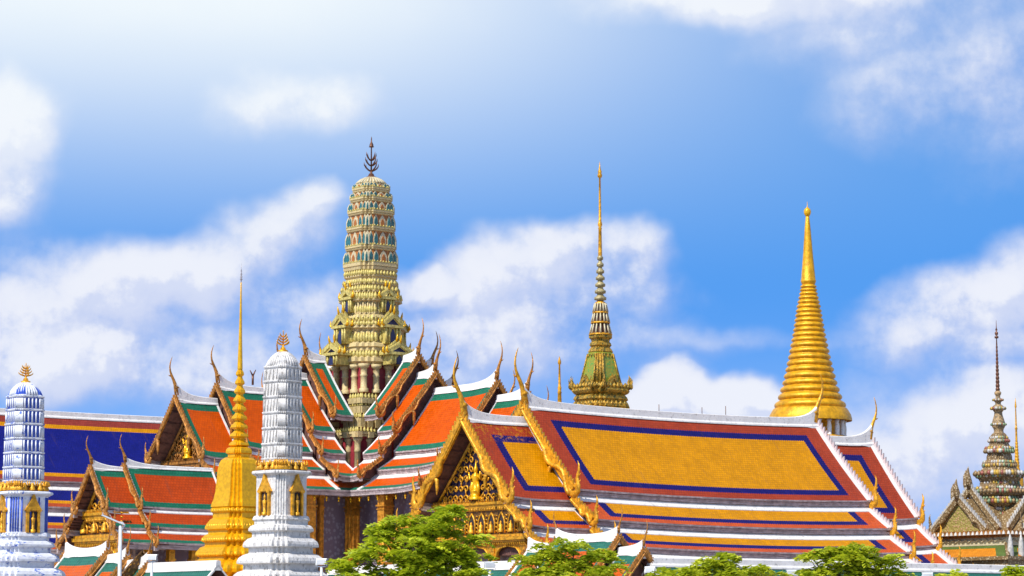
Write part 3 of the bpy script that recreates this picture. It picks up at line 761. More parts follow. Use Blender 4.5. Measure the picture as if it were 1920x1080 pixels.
# ---- the tower of the pantheon
pl3 = redent(3, .13); T = Tower(693, PY, pl3, PR)
tw = MB()
body = []
cor = [(359, 36), (378, 40.5), (403, 44.5), (434, 46.5), (469, 48.5), (504, 52)]
body += [(332, 6), (334, 12), (338, 19.5), (343, 26), (349, 31.5), (353, 33.5)]
mats_ = []
for i, (y, h) in enumerate(cor):
    t = 4.6 if i < 5 else 7.5
    body += [(y-t, h*.93), (y-t+.4, h), (y-.6, h), (y, h*.95), (y+1.2, h*.95), (y+1.8, h*.99), (y+t-1.2, h*.97), (y+t, h*.90)]
    if i < 5: body += [(cor[i+1][0]-(4.6 if i < 4 else 7.5)-.3, cor[i+1][1]*.89)]
tower = tw.loft(T.prof(body), pl3, 0)
for i in range(len(tw.f)):
    pass
low = [(511, 47), (517, 49), (523, 50), (526, 46), (531, 47), (533, 52), (538, 53), (540, 49), (546, 50), (548, 55), (553, 56), (555, 51), (562, 53), (564, 59), (569, 60), (571, 54), (574, 51),
       (594, 53), (596, 58), (601, 61), (603, 57), (608, 58), (613, 62), (615, 67), (621, 69), (623, 63), (628, 60), (646, 62), (650, 69), (656, 72), (658, 68), (664, 70), (667, 66), (672, 68), (676, 74), (684, 76), (687, 70), (690, 68), (691, 48),
       (741, 48), (960, 48)]
tw.loft(T.prof(low), pl3, 0)
# crimson panels: recess walls between the columns
def recol(mb, test, mi):
    for fi, f in enumerate(mb.f):
        c = sum((mb.v[q][2] for q in f))/len(f)
        if test(c, fi): mb.mi[fi] = mi
zr = [(T.z(741), T.z(691))]
recol(tw, lambda c, fi: any(a < c < b for a, b in zr), 1)
zo = [(T.z(cor[i+1][0]-5), T.z(cor[i][0]+4.5)) for i in range(5)]
recol(tw, lambda c, fi: any(a < c < b for a, b in zo), 2)
for ya_, yb_ in ((690.5, 741.5),): tw.box((0, 0, (T.z(ya_)+T.z(yb_))/2), (8.5, 8.5, T.z(ya_)-T.z(yb_)), 1)
prang = tw.build('central_tower', ['cream', 'redwall', 'orange'], pan)
# stepped corner bays that fill the angles between the roofs
for q in range(4):
    tfq = spin(q*pi/2); bay = MB()
    for (c_, ya_, yb_, kind) in ((5.9, 743, 757, 0), (5.9, 758, 776, 0), (7.0, 780, 803, 0), (9.0, 806, 821, 0), (8.5, 821, 874, 1)):
        DD = PY-1.41*c_; z1, z0 = at(680, ya_, DD).z, at(680, yb_, DD).z; h = z1-z0
        lo = 3.0; m_ = (lo+c_)/2; w_ = c_-lo
        if kind:
            bay.box((-m_, -m_, (z0+z1)/2-1.5), (w_, w_, h+3), 1, tfq)
            for k in range(3):
                for x_, y_ in ((-c_-.05, -c_+k*2.1), (-c_+k*2.1, -c_-.05)):
                    p_ = tfq((x_, y_, 0)); bay.loft([(z0-3, .45), (z0+h*.5, .42), (z0+h*.52, .52), (z0+h*.6, .42), (z0+h*.86, .45), (z1-.35, .62), (z1, .66)], circle(8), 0, True, c=p_[:2])
        else:
            bay.box((-m_, -m_, z0+h*.12), (w_-.3, w_-.3, h*.24), 1, tfq)
            bay.box((-m_, -m_, z0+h*.38), (w_+.1, w_+.1, h*.28), 0, tfq)
            bay.box((-m_, -m_, z0+h*.66), (w_+.5, w_+.5, h*.26), 0, tfq); bay.box((-m_, -m_, z0+h*.84), (w_+.2, w_+.2, h*.12), 0, tfq)
            for k in range(3):
                for x_, y_ in ((-c_, -c_+k*2.1*w_/6+.2), (-c_+k*2.1*w_/6+.2, -c_)):
                    bay.box((x_, y_, z0+h*.45), (.9, .9, h*.72), 0, tfq)
            k = 0
            while k*.62 < w_:
                for x_, y_ in ((-c_-.15, -c_+k*.62), (-c_+k*.62, -c_-.15)):
                    p_ = tfq((x_, y_, 0)); bay.loft([(z1-.15, .2), (z1+.15, .24), (z1+.55, .02)], circle(5), 2, True, c=p_[:2])
                k += 1
    bay.build('corner_bay', ['cream', 'redwall', 'creamgold'], prang)
# ribs and antefixes of the upper storeys
rb = MB(); an_ = None
st_ = [(346.5, 353.5, 28, 33)]+[(cor[i][0]+4.4, cor[i+1][0]-(4.6 if i < 4 else 7.5), cor[i][1]*.90, cor[i+1][1]*.92) for i in range(5)]
for i, (y0, y1, h0, h1) in enumerate(st_):
    z0 = T.z(y1); hh = T.z(y0)-z0; r = T.r(h1); an_ = MB()
    for q in range(4):
        ca, sa = round(cos(q*pi/2)), round(sin(q*pi/2))
        d = Vector((-sa, ca))
        def put(u, v, w_, mi):   # u outward, v along the face
            x, y = (u*ca-v*sa)*.95, (u*sa+v*ca)*.95
            antefix(an_, x, y, d, z0, w_, hh*.98, 0, mi)
        put(r*1.0, 0, r*.40, 2)
        for v_, u_ in ((.44, 1.0), (.70, .93), (.86, .86)):
            put(r*u_, r*v_, r*.27, 1); put(r*u_, -r*v_, r*.27, 1)
    an_.build('antefix_row', ['cream_lt', 'teal', 'orange'], prang)
for i, (y, h) in enumerate(cor):
    rb = MB(); rb.loft([(T.z(y-(4.6 if i < 5 else 7.5))-.05, T.r(h)*1.01), (T.z(y-(4.6 if i < 5 else 7.5))+.05, T.r(h)*1.01)], pl3)
    buds(rb, pl3, T.r(h)*.99, T.z(y-(4.6 if i < 5 else 7.5)), .26, .55, .13); rb.build('lotus_bud_row', 'creamgold', prang)
# dome ribs
dr = MB()
for k in range(28):
    a = 2*pi*k/28; path = []
    for y, h in ((346, 29), (342, 25), (338, 20), (335, 14), (332, 6)):
        rr = T.r(h)*1.12; path.append((rr*cos(a), rr*sin(a), T.z(y)))
    dr.tube(path, [.19, .17, .14, .1, .05], 5)
dr.build('dome_ribs', 'cream_lt', prang)
for y, h, hh, sp, wd in ((521, 50.5, .85, .62, .27), (537, 53, .75, .62, .26), (551, 56, .9, .66, .29), (567, 60, 1.1, .72, .31), (592, 54, 1.3, .8, .32), (608, 59, 1.0, .78, .30), (617, 68, .7, .8, .3), (647, 65, 1.5, .95, .36), (676, 72, 1.1, .9, .33)):
    rb = MB(); buds(rb, pl3, T.r(h)*.985, T.z(y), hh, sp, wd); rb.build('lotus_bud_row', 'creamgold', prang)

for y0, y1, hw, rad, sp in ((594, 573, 54, .13, .62), (647, 628, 62, .2, .9), (742, 690, 0, .58, 1.72)):
    cl = MB()
    SQ = [(x_*2.25, s_*4.5, 0) for x_ in (-2, -1, 0, 1, 2) for s_ in (1, -1)]+[(s_*4.5, x_*2.25, 0) for x_ in (-1, 0, 1) for s_ in (1, -1)]
    for x, y, d in (along(pl3, T.r(hw), sp) if hw else SQ):
        z0, z1 = T.z(y0), T.z(y1)
        if z1-z0 > 3: cl.loft([(z0, rad*1.2), (z0+.5, rad*1.2), (z0+.6, rad*.85), (z0+(z1-z0)*.55, rad*.8), (z0+(z1-z0)*.6, rad*1.05), (z0+(z1-z0)*.63, rad*.8), (z0+(z1-z0)*.85, rad*.85), (z1-.5, rad*1.3), (z1, rad*1.5)], circle(8), 0, True, c=(x, y))
        else: cl.loft([(z0, rad), (z1, rad)], circle(6), 0, True, c=(x, y))
    cl.build('tower_columns', 'cream', prang)
# porches with stepped gables on the four faces
for q in range(4):
    tfq = spin(q*pi/2)
    for (ya, yw0, yw1, rr, ww) in ((543, 566, 590, 4.35, 1.25), (590, 620, 650, 5.6, 1.6), (646, 672, 690, 7.2, 1.9)):
        za, z1, z0 = T.z(ya), T.z(yw0), T.z(yw1); pb = MB()
        zp = z1+.35
        if z0 < z1:
            pb.box((rr-1.2, 0, (z0+z1)/2), (2.2, ww*1.5, z1-z0), 0, tfq)
            for s_ in (1, -1):
                for o_ in (.42, .78): pb.tube([tfq((rr, s_*ww*o_, z0)), tfq((rr, s_*ww*o_, z1))], .17, 6)
            pb.box((rr-.9, 0, z1+.15), (2.4, ww*2.3, .4), 0, tfq)
        for lay, (o_, sc2) in enumerate(((0, 1.0), (-.9, 1.15))):
            for s_ in (1, -1):
                pts = curve(0, zp+(za-zp)*sc2-.6, ww*1.1, zp, 6, .1)
                verge_board(pb, tfq, pts, rr+o_, .3, .28, .25, 0, s_, .35, False)
            pb.tube([tfq((rr+o_, 0, zp+(za-zp)*sc2-.8)), tfq((rr+o_+.35, 0, zp+(za-zp)*sc2+.2)), tfq((rr+o_+.45, 0, zp+(za-zp)*sc2+.8))], [.2, .17, .03], 6, 1)
            for s_ in (1, -1): pb.tube([tfq((rr+o_+.15, s_*ww*1.1, zp-.1)), tfq((rr+o_+.15, s_*(ww*1.1+.4), zp+.1)), tfq((rr+o_+.15, s_*(ww*1.1+.3), zp+.9))], [.24, .2, .03], 5, 1)
        pb.add([tfq(p) for p in ((rr-.5, -ww, zp), (rr-.5, ww, zp), (rr-.5, 0, za-.7))], [(0, 1, 2)], 2)
        pb.prism(arch_poly(ww*.55, (z1-z0)*.92), .1, 2, lambda p: tfq((rr-.08+p[1], p[0], z0+p[2]))) if z0 < z1 else None
        pb.build('tower_porch', ['creamgold', 'gold_bright', 'blueglass'], prang)
def trident(root, zb, h, k, m_='bronze', nm='trident_finial', top=True, fronds=3):
    fb = MB()
    fb.loft([(zb-.3*k, .85*k), (zb, .8*k), (zb+.1*k, .5*k), (zb+.5*k, .35*k), (zb+.6*k, .15*k), (zb+.8*k, .22*k), (zb+1.0*k, .12*k)], circle(10), 0, True)
    fb.tube([(0, 0, zb+.8*k), (0, 0, zb+h*.95), (0, 0, zb+h)], [.13*k, .08*k, .02], 6)
    for j in range(fronds):
        z0 = zb+.9*k+j*h*.13; R_ = (1.35-.2*j)*k*(1.0 if j else 1.05)
        for a in (PR, PR+pi, PR+pi/2, PR-pi/2) if fronds < 5 else [2*pi*q/6 for q in range(6)]:
            a = a-PR
            fb.tube([(cos(a)*R_*f, sin(a)*R_*f, z0+h*g_) for f, g_ in ((0, 0), (.35, .02), (.7, .07), (.92, .13), (.97, .20))], [.10*k, .12*k, .12*k, .09*k, .02], 5)
    if top:
        z1 = zb+h*.74
        fb.loft([(z1-.1*k, .1*k), (z1, .42*k), (z1+.15*k, .3*k), (z1+.35*k, .3*k), (z1+.8*k, .1*k), (z1+1.4*k, .05*k)], circle(8), 0, True)
    return fb.build(nm, m_, root)
trident(prang, T.z(332), T.z(256)-T.z(332), 1.0)

# ================================================================== LIBRARY SPIRE (green mosaic, behind)
MYD = 430; mo = at(1127, 900, MYD)
mon = thing('mondop_spire', (mo.x, mo.y), AL, 'slender gold spire on a green mosaic tapering roof with golden figures at its eaves', 'spire building')
pl4 = redent(3, .14); T = Tower(1126, MYD, pl4, AL)
mb = MB()
mb.loft(T.prof([(660, 21), (664, 25), (668, 24), (722, 38), (724, 39)]), pl4, 0)
lw = MB(); lw.loft(T.prof([(748, 47), (752, 49), (756, 48), (757, 52), (764, 55), (766, 53), (768, 58), (780, 60), (800, 66), (830, 78)]), pl4, 0); buds(lw, pl4, T.r(52), T.z(763), .8, .9, .3); lw.build('lower_tier', 'olivegold', mon)
rf = mb.build('mosaic_roof', 'greenmosaic', mon)
mb = MB()
mb.loft(T.prof([(626, 20), (628, 22), (634, 22), (637, 18), (641, 17), (644, 20), (648, 21), (651, 18), (655, 21), (660, 24), (662, 22)]), pl4, 0)
mb.loft(T.prof([(723, 39), (724, 44), (730, 53), (734, 55), (738, 52), (741, 46), (745, 50), (750, 52), (753, 48)]), pl4, 0)
for x, y in [(px_*T.r(39.5), py_*T.r(39.5)) for px_, py_ in pl4]:   # corner ribs up the green roof
    if 1:
        mb.tube([(x*25/40, y*25/40, T.z(664)), (x, y, T.z(724))], [.12, .16], 5)
buds(mb, pl4, T.r(52), T.z(730), .9, .8, .3); buds(mb, pl4, T.r(48), T.z(753), .8, .8, .28)
buds(mb, pl4, T.r(25.5), T.z(671), .6, .8, .13)
for q in range(4):     # golden gables and guardians on the eaves
    tfq = spin(q*pi/2)
    rr = T.r(50)
    for s_ in (1, -1): verge_board(mb, tfq, curve(0, T.z(708), 1.5, T.z(728), 5), rr-.6, .3, .2, .3, 0, s_, .4, False)
    mb.add([tfq(p) for p in ((rr-.5, -1.4, T.z(728)), (rr-.5, 1.4, T.z(728)), (rr-.5, 0, T.z(710)))], [(0, 1, 2)])
    tfc = spin(q*pi/2+pi/4)
    for o_ in (-1.1, 1.1):
        hanghong(mb, lambda p, o_=o_: tfc((rr*1.05+p[0]*.7, o_+p[1], T.z(726)+p[2]*.7)), .8)
    for v_ in (-2.9, 2.9): hanghong(mb, lambda p, v_=v_: tfq((rr*.98+p[0]*.6, v_+p[1], T.z(726)+p[2]*.6)), .7)
mb.build('gilded_cornice', 'olivegold', mon)
mb = MB(); wl = redent(2, .18)
for y0, y1, h0, h1 in ((569, 585, 11, 14), (588, 604, 13.5, 17), (608, 626, 16, 20.5)):
    mb.loft(T.prof([(y0, h0*.85), (y1, h1*.85)]), circle(12), 1)
    r0, r1 = h0*T.k, h1*T.k
    for k in range(14):
        a = 2*pi*k/14
        mb.tube([(r1*cos(a), r1*sin(a), T.z(y1)), (r0*cos(a), r0*sin(a), T.z(y0))], [.17, .12], 5, 0)
    mb.loft([(T.z(y1+3), r1*1.06), (T.z(y1+1.5), r1*1.12), (T.z(y1-.5), r1*1.0)], circle(16), 2, True)
mb.loft([(T.z(570), .86), (T.z(567), .86), (T.z(566), .7)], circle(14), 2, True)
mb.build('lotus_tiers', ['cream_lt', 'bronze', 'gold'], mon)
mb = MB(); pr = []
for i in range(7):
    f = i/6; y = 565-i*12.6; r = 1.0-.5*f; h = 12.6-.2*i
    pr += [(T.z(y), r*.55), (T.z(y-1.5), r*.6), (T.z(y-2.5), r*.98), (T.z(y-7), r*1.02), (T.z(y-9), r*.72), (T.z(y-h+.3), r*.5)]
mb.loft(pr, circle(12), 0, True)
nf = len(mb.f)
recol(mb, lambda c, fi: True, 0)
mb.loft(T.prof([(487, 4.6), (470, 4.2), (430, 3.4), (429, 4.4), (426, 3.0), (422, 5.0), (417, 4.2), (415, 3.2), (370, 2.4), (334, 1.9), (332, 4.8), (328, 5.2), (325, 3.6), (322, 4.4), (318, 2.6), (314, 1.6), (303, .3)]), circle(10), 1, True)
mb.build('ringed_spire', ['creamdk', 'gold'], mon)
mb = MB(); mb.loft([(0, T.r(60)), (T.z(830)-.01, T.r(60))], pl4, 0); mb.build('hall_body', 'gold_dark', mon)
# slim gold pinnacle beside it
o_ = at(1049.5, 900, 425); pn = thing('gold_pinnacle', (o_.x, o_.y), 0, 'tiny gilded pinnacle left of the green mosaic spire', 'pinnacle')
T = Tower(1049.5, 425, circle(10), 0); mb = MB()
mb.loft(T.prof([(830, 5), (790, 5), (760, 4.2), (738, 3.4), (736, 4.2), (733, 3), (727, 3.8), (724, 2.6), (684, 1.6), (682, 3), (678, 3.2), (674, 2), (668, .3)]), circle(10), 0, True); mb.build('spire', 'gold', pn)
mb = MB(); mb.loft([(0, 1.2), (T.z(830), .5)], circle(8), 0, True); mb.build('pedestal', 'white', pn)

# ================================================================== GOLDEN CHEDI (right)
o_ = at(1521, 900, 460); che = thing('ringed_chedi', (o_.x, o_.y), 0, 'giant golden ringed chedi tapering to a ball behind the yellow-tiled roof', 'chedi')
T = Tower(1520, 460, circle(48), 0); C48 = circle(48); mb = MB()
HW = [(533, 13.4), (555, 17), (580, 22.5), (625, 29.5), (674, 39), (721, 50), (755, 60.5), (770, 68), (790, 76)]
def hw_at(y):
    for (a, p), (b, q) in zip(HW, HW[1:]):
        if y <= b: return p+(q-p)*(y-a)/(b-a)
    return HW[-1][1]
YR = [380+z/2.347 for z in (905, 868, 835, 804, 775, 745, 718, 690, 663, 637, 612, 590, 568, 547, 525, 504, 484, 464, 444, 425, 407, 390, 375, 360)]
pr = [(790, 78), (786, 78), (778, 76), (768, 70), (766, 68)]
edges = [(y, hw_at(y)) for y in YR]; N = len(edges)
for i in range(N-1):
    (y0, h0), (y1, h1) = edges[i], edges[i+1]
    d = y0-y1
    k_ = .45+.55*h0/70
    pr += [(y0, h0-2.2*k_), (y0-d*.12, h0+.6*k_), (y0-d*.3, h0+1.6*k_), (y0-d*.5, h0+.9*k_), (y0-d*.66, h0-1.4*k_), (y0-d*.85, (h0+h1)/2-3.0*k_), (y0-d*.97, h1-2.8*k_)]
pr += [(533, 12.6), (528, 14.4), (526, 14.5)]
mb.loft(T.prof(pr), C48, 0, True)
mb.loft(T.prof([(526, 14.5), (524, 13.6), (480, 9.6), (430, 5.8), (407, 3.6), (405, 2.0)]), C48, 0, True)
ring = mb.build('ringed_cone', 'gold_chedi', che)
mb = MB(); mb.loft(T.prof([(406, 3), (404, 5), (400, 6.6), (396, 6.9), (392, 5.6), (390, 3), (388, .8), (378, .3)]), circle(20), 0, True); mb.build('ball_finial', 'gold_bright', che)
mb = MB(); mb.loft(T.prof([(800, 44), (792, 44)]), C48, 0, True); mb.loft(T.prof([(824, 50), (820, 50), (792, 48), (790, 60)]), C48, 0, True)
mb.loft([(0, 19), (8, 19), (14, 17), (20, 15), (26, 11), (T.z(850), T.r(78)), (T.z(832), T.r(76)), (T.z(822), T.r(74)), (T.z(818), T.r(66))], C48, 0, True)
mb.build('bell_body', 'gold_chedi', che)
for k in range(20):
    a = 2*pi*(k+.5)/20; cb = MB(); r_ = T.r(63)
    cb.loft([(T.z(820), .5), (T.z(816), .36), (T.z(805), .42), (T.z(795), .3), (T.z(790), .5)], circle(8), 0, True, c=(r_*cos(a), r_*sin(a)))
    cb.build('drum_column', 'white', che)

# ================================================================== PORCELAIN BELFRY (far right)
BY = 400; o_ = at(1877, 1000, BY)
bel = thing('porcelain_pavilion', (o_.x, o_.y), AL, 'cross-gabled pavilion encrusted with porcelain flowers under a multi-tiered dark spire at far right', 'pavilion')
T = Tower(1874, BY, pl4, AL); C16 = circle(16)
P1 = [(1000, 58), (985, 50), (978, 46), (952, 38), (948, 44), (941, 51), (938, 46), (932, 44), (928, 50), (922, 52), (918, 46), (912, 40), (905, 36), (898, 40), (892, 48), (887, 49), (882, 36), (876, 31), (872, 34), (867, 32), (862, 24), (856, 24), (851, 22), (845, 28), (840, 28), (836, 20), (831, 18), (826, 20), (821, 17), (816, 15), (812, 11)]
mb = MB(); mb.loft(T.prof(P1), pl4, 0); bod = mb.build('tiered_body', 'porcelain', bel)
mb = MB(); mb.loft(T.prof([(812, 11), (808, 10), (804, 11), (800, 14), (794, 14.5), (788, 12.5), (778, 9), (773, 8.5), (769, 12), (765, 14), (762, 12), (758, 6), (755, 6), (752, 9), (749, 10), (746, 5), (742, 5), (739, 7), (736, 7.5), (733, 4.5)]), C16, 0, True)
P2 = []
for i in range(12):
    y = 733-i*7.2; r = 4.6-.24*i; P2 += [(y, r*.8), (y-1.5, r*1.05), (y-4.5, r), (y-6, r*.75)]
P2 += [(646, 1.6), (635, 1.0), (634, 4.2), (631, 4.6), (630, 1.5), (626, 3.8), (623, 3.4), (622, 1.2), (618, 2.4), (615, 1), (600, .3)]
mb.loft(T.prof(P2), circle(10), 1, True); mb.build('spire', ['warmbrown', 'bronze'], bel)
bd_ = MB(); cols = 4; rnd = random.Random(5)
for y, hw, rad, sp in ((984, 50, .3, .8), (941, 51, .32, .7), (935, 46, .26, .6), (922, 52, .32, .7), (916, 46, .26, .6), (888, 49, .34, .72), (893, 45, .26, .6), (873, 32, .26, .55), (867, 31, .22, .5), (846, 28, .30, .55), (841, 27, .22, .5), (827, 20, .22, .45), (821, 17, .2, .42), (796, 14.5, .16, .35), (766, 14, .2, .35), (750, 10, .15, .3), (906, 37, .22, .55), (955, 38.5, .22, .6), (965, 42, .24, .6)):
    for x, y_, d in along(pl4, T.r(hw), sp):
        mi = rnd.choice((0, 0, 1, 1, 4, 2, 3, 4, 4))
        z = T.z(y); bd_.loft([(z-rad, rad*.5), (z-rad*.3, rad), (z+rad*.4, rad*.9), (z+rad*1.3, .02)], circle(5), mi, True, c=(x, y_))
bd_.build('porcelain_flowers', ['pg', 'pw', 'pr', 'py', 'warmbrown'], bod)
for q in range(4):
    tfq = spin(q*pi/2)
    zt_, zb_ = T.z(938), T.z(999); rr = 8.9; hw_ = 5.0
    mb = MB(); mb.add([tfq(p) for p in ((rr, -hw_, zb_), (rr, hw_, zb_), (rr, 0, zt_-.4))], [(0, 1, 2)]); pd = mb.build('flower_pediment', 'porc_flower', bel)
    mb = MB()
    for s_ in (1, -1):
        mb.add([tfq(p) for p in ((0, 0, zt_), (rr, 0, zt_), (rr, s_*hw_, zb_), (0, s_*hw_, zb_))], [(0, 1, 2, 3)])
    mb.build('gable_roof', 'porcelain', bel)
    mb = MB()
    for s_ in (1, -1):
        cv_ = curve(0, zt_, hw_+.3, zb_, 8, .06)
        verge_board(mb, tfq, cv_, rr, .5, .35, .45, 0, s_, .6, True, 1)
        verge_board(mb, tfq, [(a_, b_-.2) for a_, b_ in curve(0, zt_+1.8, hw_+.6, zb_+.6, 8, .06)], rr-2.6, .5, .3, .4, 0, s_, .6, False, 1)
        hanghong(mb, lambda p: tfq((rr+.2+p[1], s_*(hw_+p[0]*.8), zb_+p[2]+.5)), .7)
    for o2, z2 in ((rr+.2, zt_), (rr-2.4, zt_+1.9)): mb.tube([tfq((o2, 0, z2-.3)), tfq((o2+.3, 0, z2+.8)), tfq((o2+.5, 0, z2+2.0)), tfq((o2+.3, 0, z2+2.9))], [.5, .5, .3, .04], 6, 0)
    mb.build('gable_board', ['porcelain', 'pw'], bel)
mb = MB(); TB = redent(2, .16)
zz = lambda y: T.z(y)
mb.box((0, 0, (zz(1000)+zz(1008))/2), (20.4, 20.4, zz(1000)-zz(1008))); mb.box((0, 0, (zz(1008)+zz(1012))/2), (19.4, 19.4, zz(1008)-zz(1012)-.01))
for q in range(4):
    tfq = spin(q*pi/2)
    for i in range(24):
        mb.loft([(zz(1007.5), .3), (zz(1004), .22), (zz(1001), .05)], circle(5), 1, True, c=tfq((10.25, -9.8+i*.85, 0))[:2])
mb.build('cornice', ['gold_dark', 'pw'], bel)
mb = MB(); mb.box((0, 0, (zz(1012)+zz(1024))/2), (18.6, 18.6, zz(1012)-zz(1024)-.01)); mb.box((0, 0, (zz(1024)+zz(1027))/2), (19.4, 19.4, zz(1024)-zz(1027)))
for q in range(4):
    tfq = spin(q*pi/2)
    for i in range(14): mb.tube([tfq((9.35, -8.8+i*1.3, zz(1015))), tfq((9.5, -8.2+i*1.3, zz(1020))), tfq((9.35, -7.6+i*1.3, zz(1015)))], .11, 4)
mb.build('parapet', 'cream_lt', bel)
for q in range(4):
    tfq = spin(q*pi/2); mb = MB(); z0, z1 = zz(1027), zz(1050)
    H_ = 9.6; W_ = 12.4
    n_ = 8; pts = []; Tt = []; Ee = []; Vv = []
    for i in range(n_+1):
        f = i/n_*2-1; pts.append([tfq((H_, f*H_, z0)), tfq((W_, f*W_, z1))]); Tt.append([(f*H_+200, 0), (f*W_+200, 3.3)]); Ee.append([(abs(f*H_+H_), abs(H_-f*H_)), (abs(f*W_+W_), abs(W_-f*W_))]); Vv.append([(0, 3.3), (3.3, 0)])
    mb.grid(pts, 0, {'tile': Tt, 'ends': Ee, 'rise': Vv}); mb.build('tile_roof', TM['belf'], bel)
    mb = MB(); mb.tube([tfq((H_, H_, z0+.15)), tfq((W_, W_, z1+.15))], .3, 6)
    for k in range(4 if q == 3 else 0):
        f = .35+.2*k
        for s_ in (1, -1):
            c0 = tfq((W_-.6, s_*(W_-1.2-k*2.3), 0)); mb.loft([(z1-.2, .45), (z1+.7, .5), (z1+1.4, .42), (z1+2.2, .36), (z1+2.8, .22), (z1+3.4, .03)], circle(6), 1, True, c=c0[:2])
    mb.build('roof_ornaments', ['porcelain', 'pw'], bel)
mb = MB(); mb.box((0, 0, (zz(1050)+zz(1053))/2+.0), (25.2, 25.2, .5)); mb.box((0, 0, zz(1060)), (24.2, 24.2, 1.5))
mb.build('eave_board', 'porcelain', bel)
mb = MB(); mb.box((0, 0, (zz(1064))/2), (17, 17, zz(1064))); mb.build('wall', 'pw', bel)
mb = MB()
for i in range(5):
    for j in range(5):
        if i in (0, 4) or j in (0, 4): mb.box((-10.5+i*5.25, -10.5+j*5.25, zz(1064)/2), (1.2, 1.2, zz(1064)))
mb.build('piers', 'cream', bel)
# gilded spire partly behind it
o_ = at(1910, 1000, 430); sp2 = thing('slim_gold_chedi', (o_.x, o_.y), 0, 'slim gilded chedi spire showing behind the porcelain pavilion at the right edge', 'chedi')
T = Tower(1908, 430, circle(14), 0); mb = MB(); pr = []
pr = [(1000, 30), (970, 26), (940, 22), (930, 16), (925, 17), (918, 13), (905, 12), (890, 11), (885, 6.5), (883, 6), (878, 5)]
for i in range(8): y = 876-i*6; r = 5-.32*i; pr += [(y, r*.8), (y-2, r*1.05), (y-4.5, r*.9)]
pr += [(828, 2.2), (806, 1.8), (804, 2.8), (801, 1.7), (765, 1.0), (763, 2.0), (757, 1.4), (746, .2)]
mb.loft(T.prof(pr), circle(14), 0, True); mb.build('spire', 'gold', sp2)
mb = MB(); mb.loft([(0, 6), (T.z(1000), T.r(30))], circle(14), 0, True); mb.build('pedestal', 'white', sp2)

# ================================================================== BLUE ROOFED HALL (far left, behind)
HY = 430; o_ = at(100, 770, HY)
hall = thing('blue_roofed_hall', (o_.x, o_.y), AL, 'long hall with deep blue tiled roof edged in yellow and brick red, far left', 'temple hall')
section(hall, 0, -40, 42, [(0, 35.9, 11.5, 24.6), (11.3, 23.6, 15.5, 20.4), (15.3, 19.3, 19.0, 16.9), (18.8, 15.8, 22.4, 13.6)], ['hall', 'hall_lo'], (1, 1), .3, (.6, 1.4), ch=6, edge=('gold', 'pale'), fin_mats='gold', flash=.7, rec=2)
walls(hall, 0, -38, 40, 12, 15, 0, m_='white', colm='white', ncol=8, coff=8, zct=13.6, win=False)

# ================================================================== SMALL PAVILION (left)
VY = 322; o_ = at(171, 872, VY)
pav = thing('small_pavilion', (o_.x, o_.y), AL, 'small open pavilion with red and green tiled roofs and two stepped gables, at left', 'pavilion')
kw = dict(ch=2.9, hk=.75, teeth=.4, edge='bronzegold', flash=.35, cap=(.16, .8), bd=(.18, .35), capw=.16, verge=.25, thick=.2, rec=1.6)
section(pav, pi, -6.0, 0, [(0, 20.9, 3.9, 16.0), (3.8, 15.5, 5.9, 13.6), (5.8, 13.1, 7.8, 11.8)], ['grn_s', 'grn_slo'], (0, 1), .15, **kw)
section(pav, 0, 4.6, 17.0, [(0, 21.3, 4.1, 16.2), (4.0, 15.7, 6.2, 13.7), (6.1, 13.1, 8.2, 11.8)], ['grn_s', 'grn_slo'], (1, 0), .15, **{**kw, 'edge': ('bronzegold', 'pale')})
carved_gable(pav, pi, -1.6, 3.4, 15.6, 20.0, seed=21, mat_='gold', back='pedi', figure=False, frieze=1.6, zbot=5)
walls(pav, 0, 3, 15.5, 2.8, 12.2, 5, m_='lavender', colm='gold', ncol=4, coff=3.2, colw=.8, win=False)
mb = MB(); mb.box((8, 0, 2.49), (24, 18, 4.98)); mb.build('platform', 'white', pav)


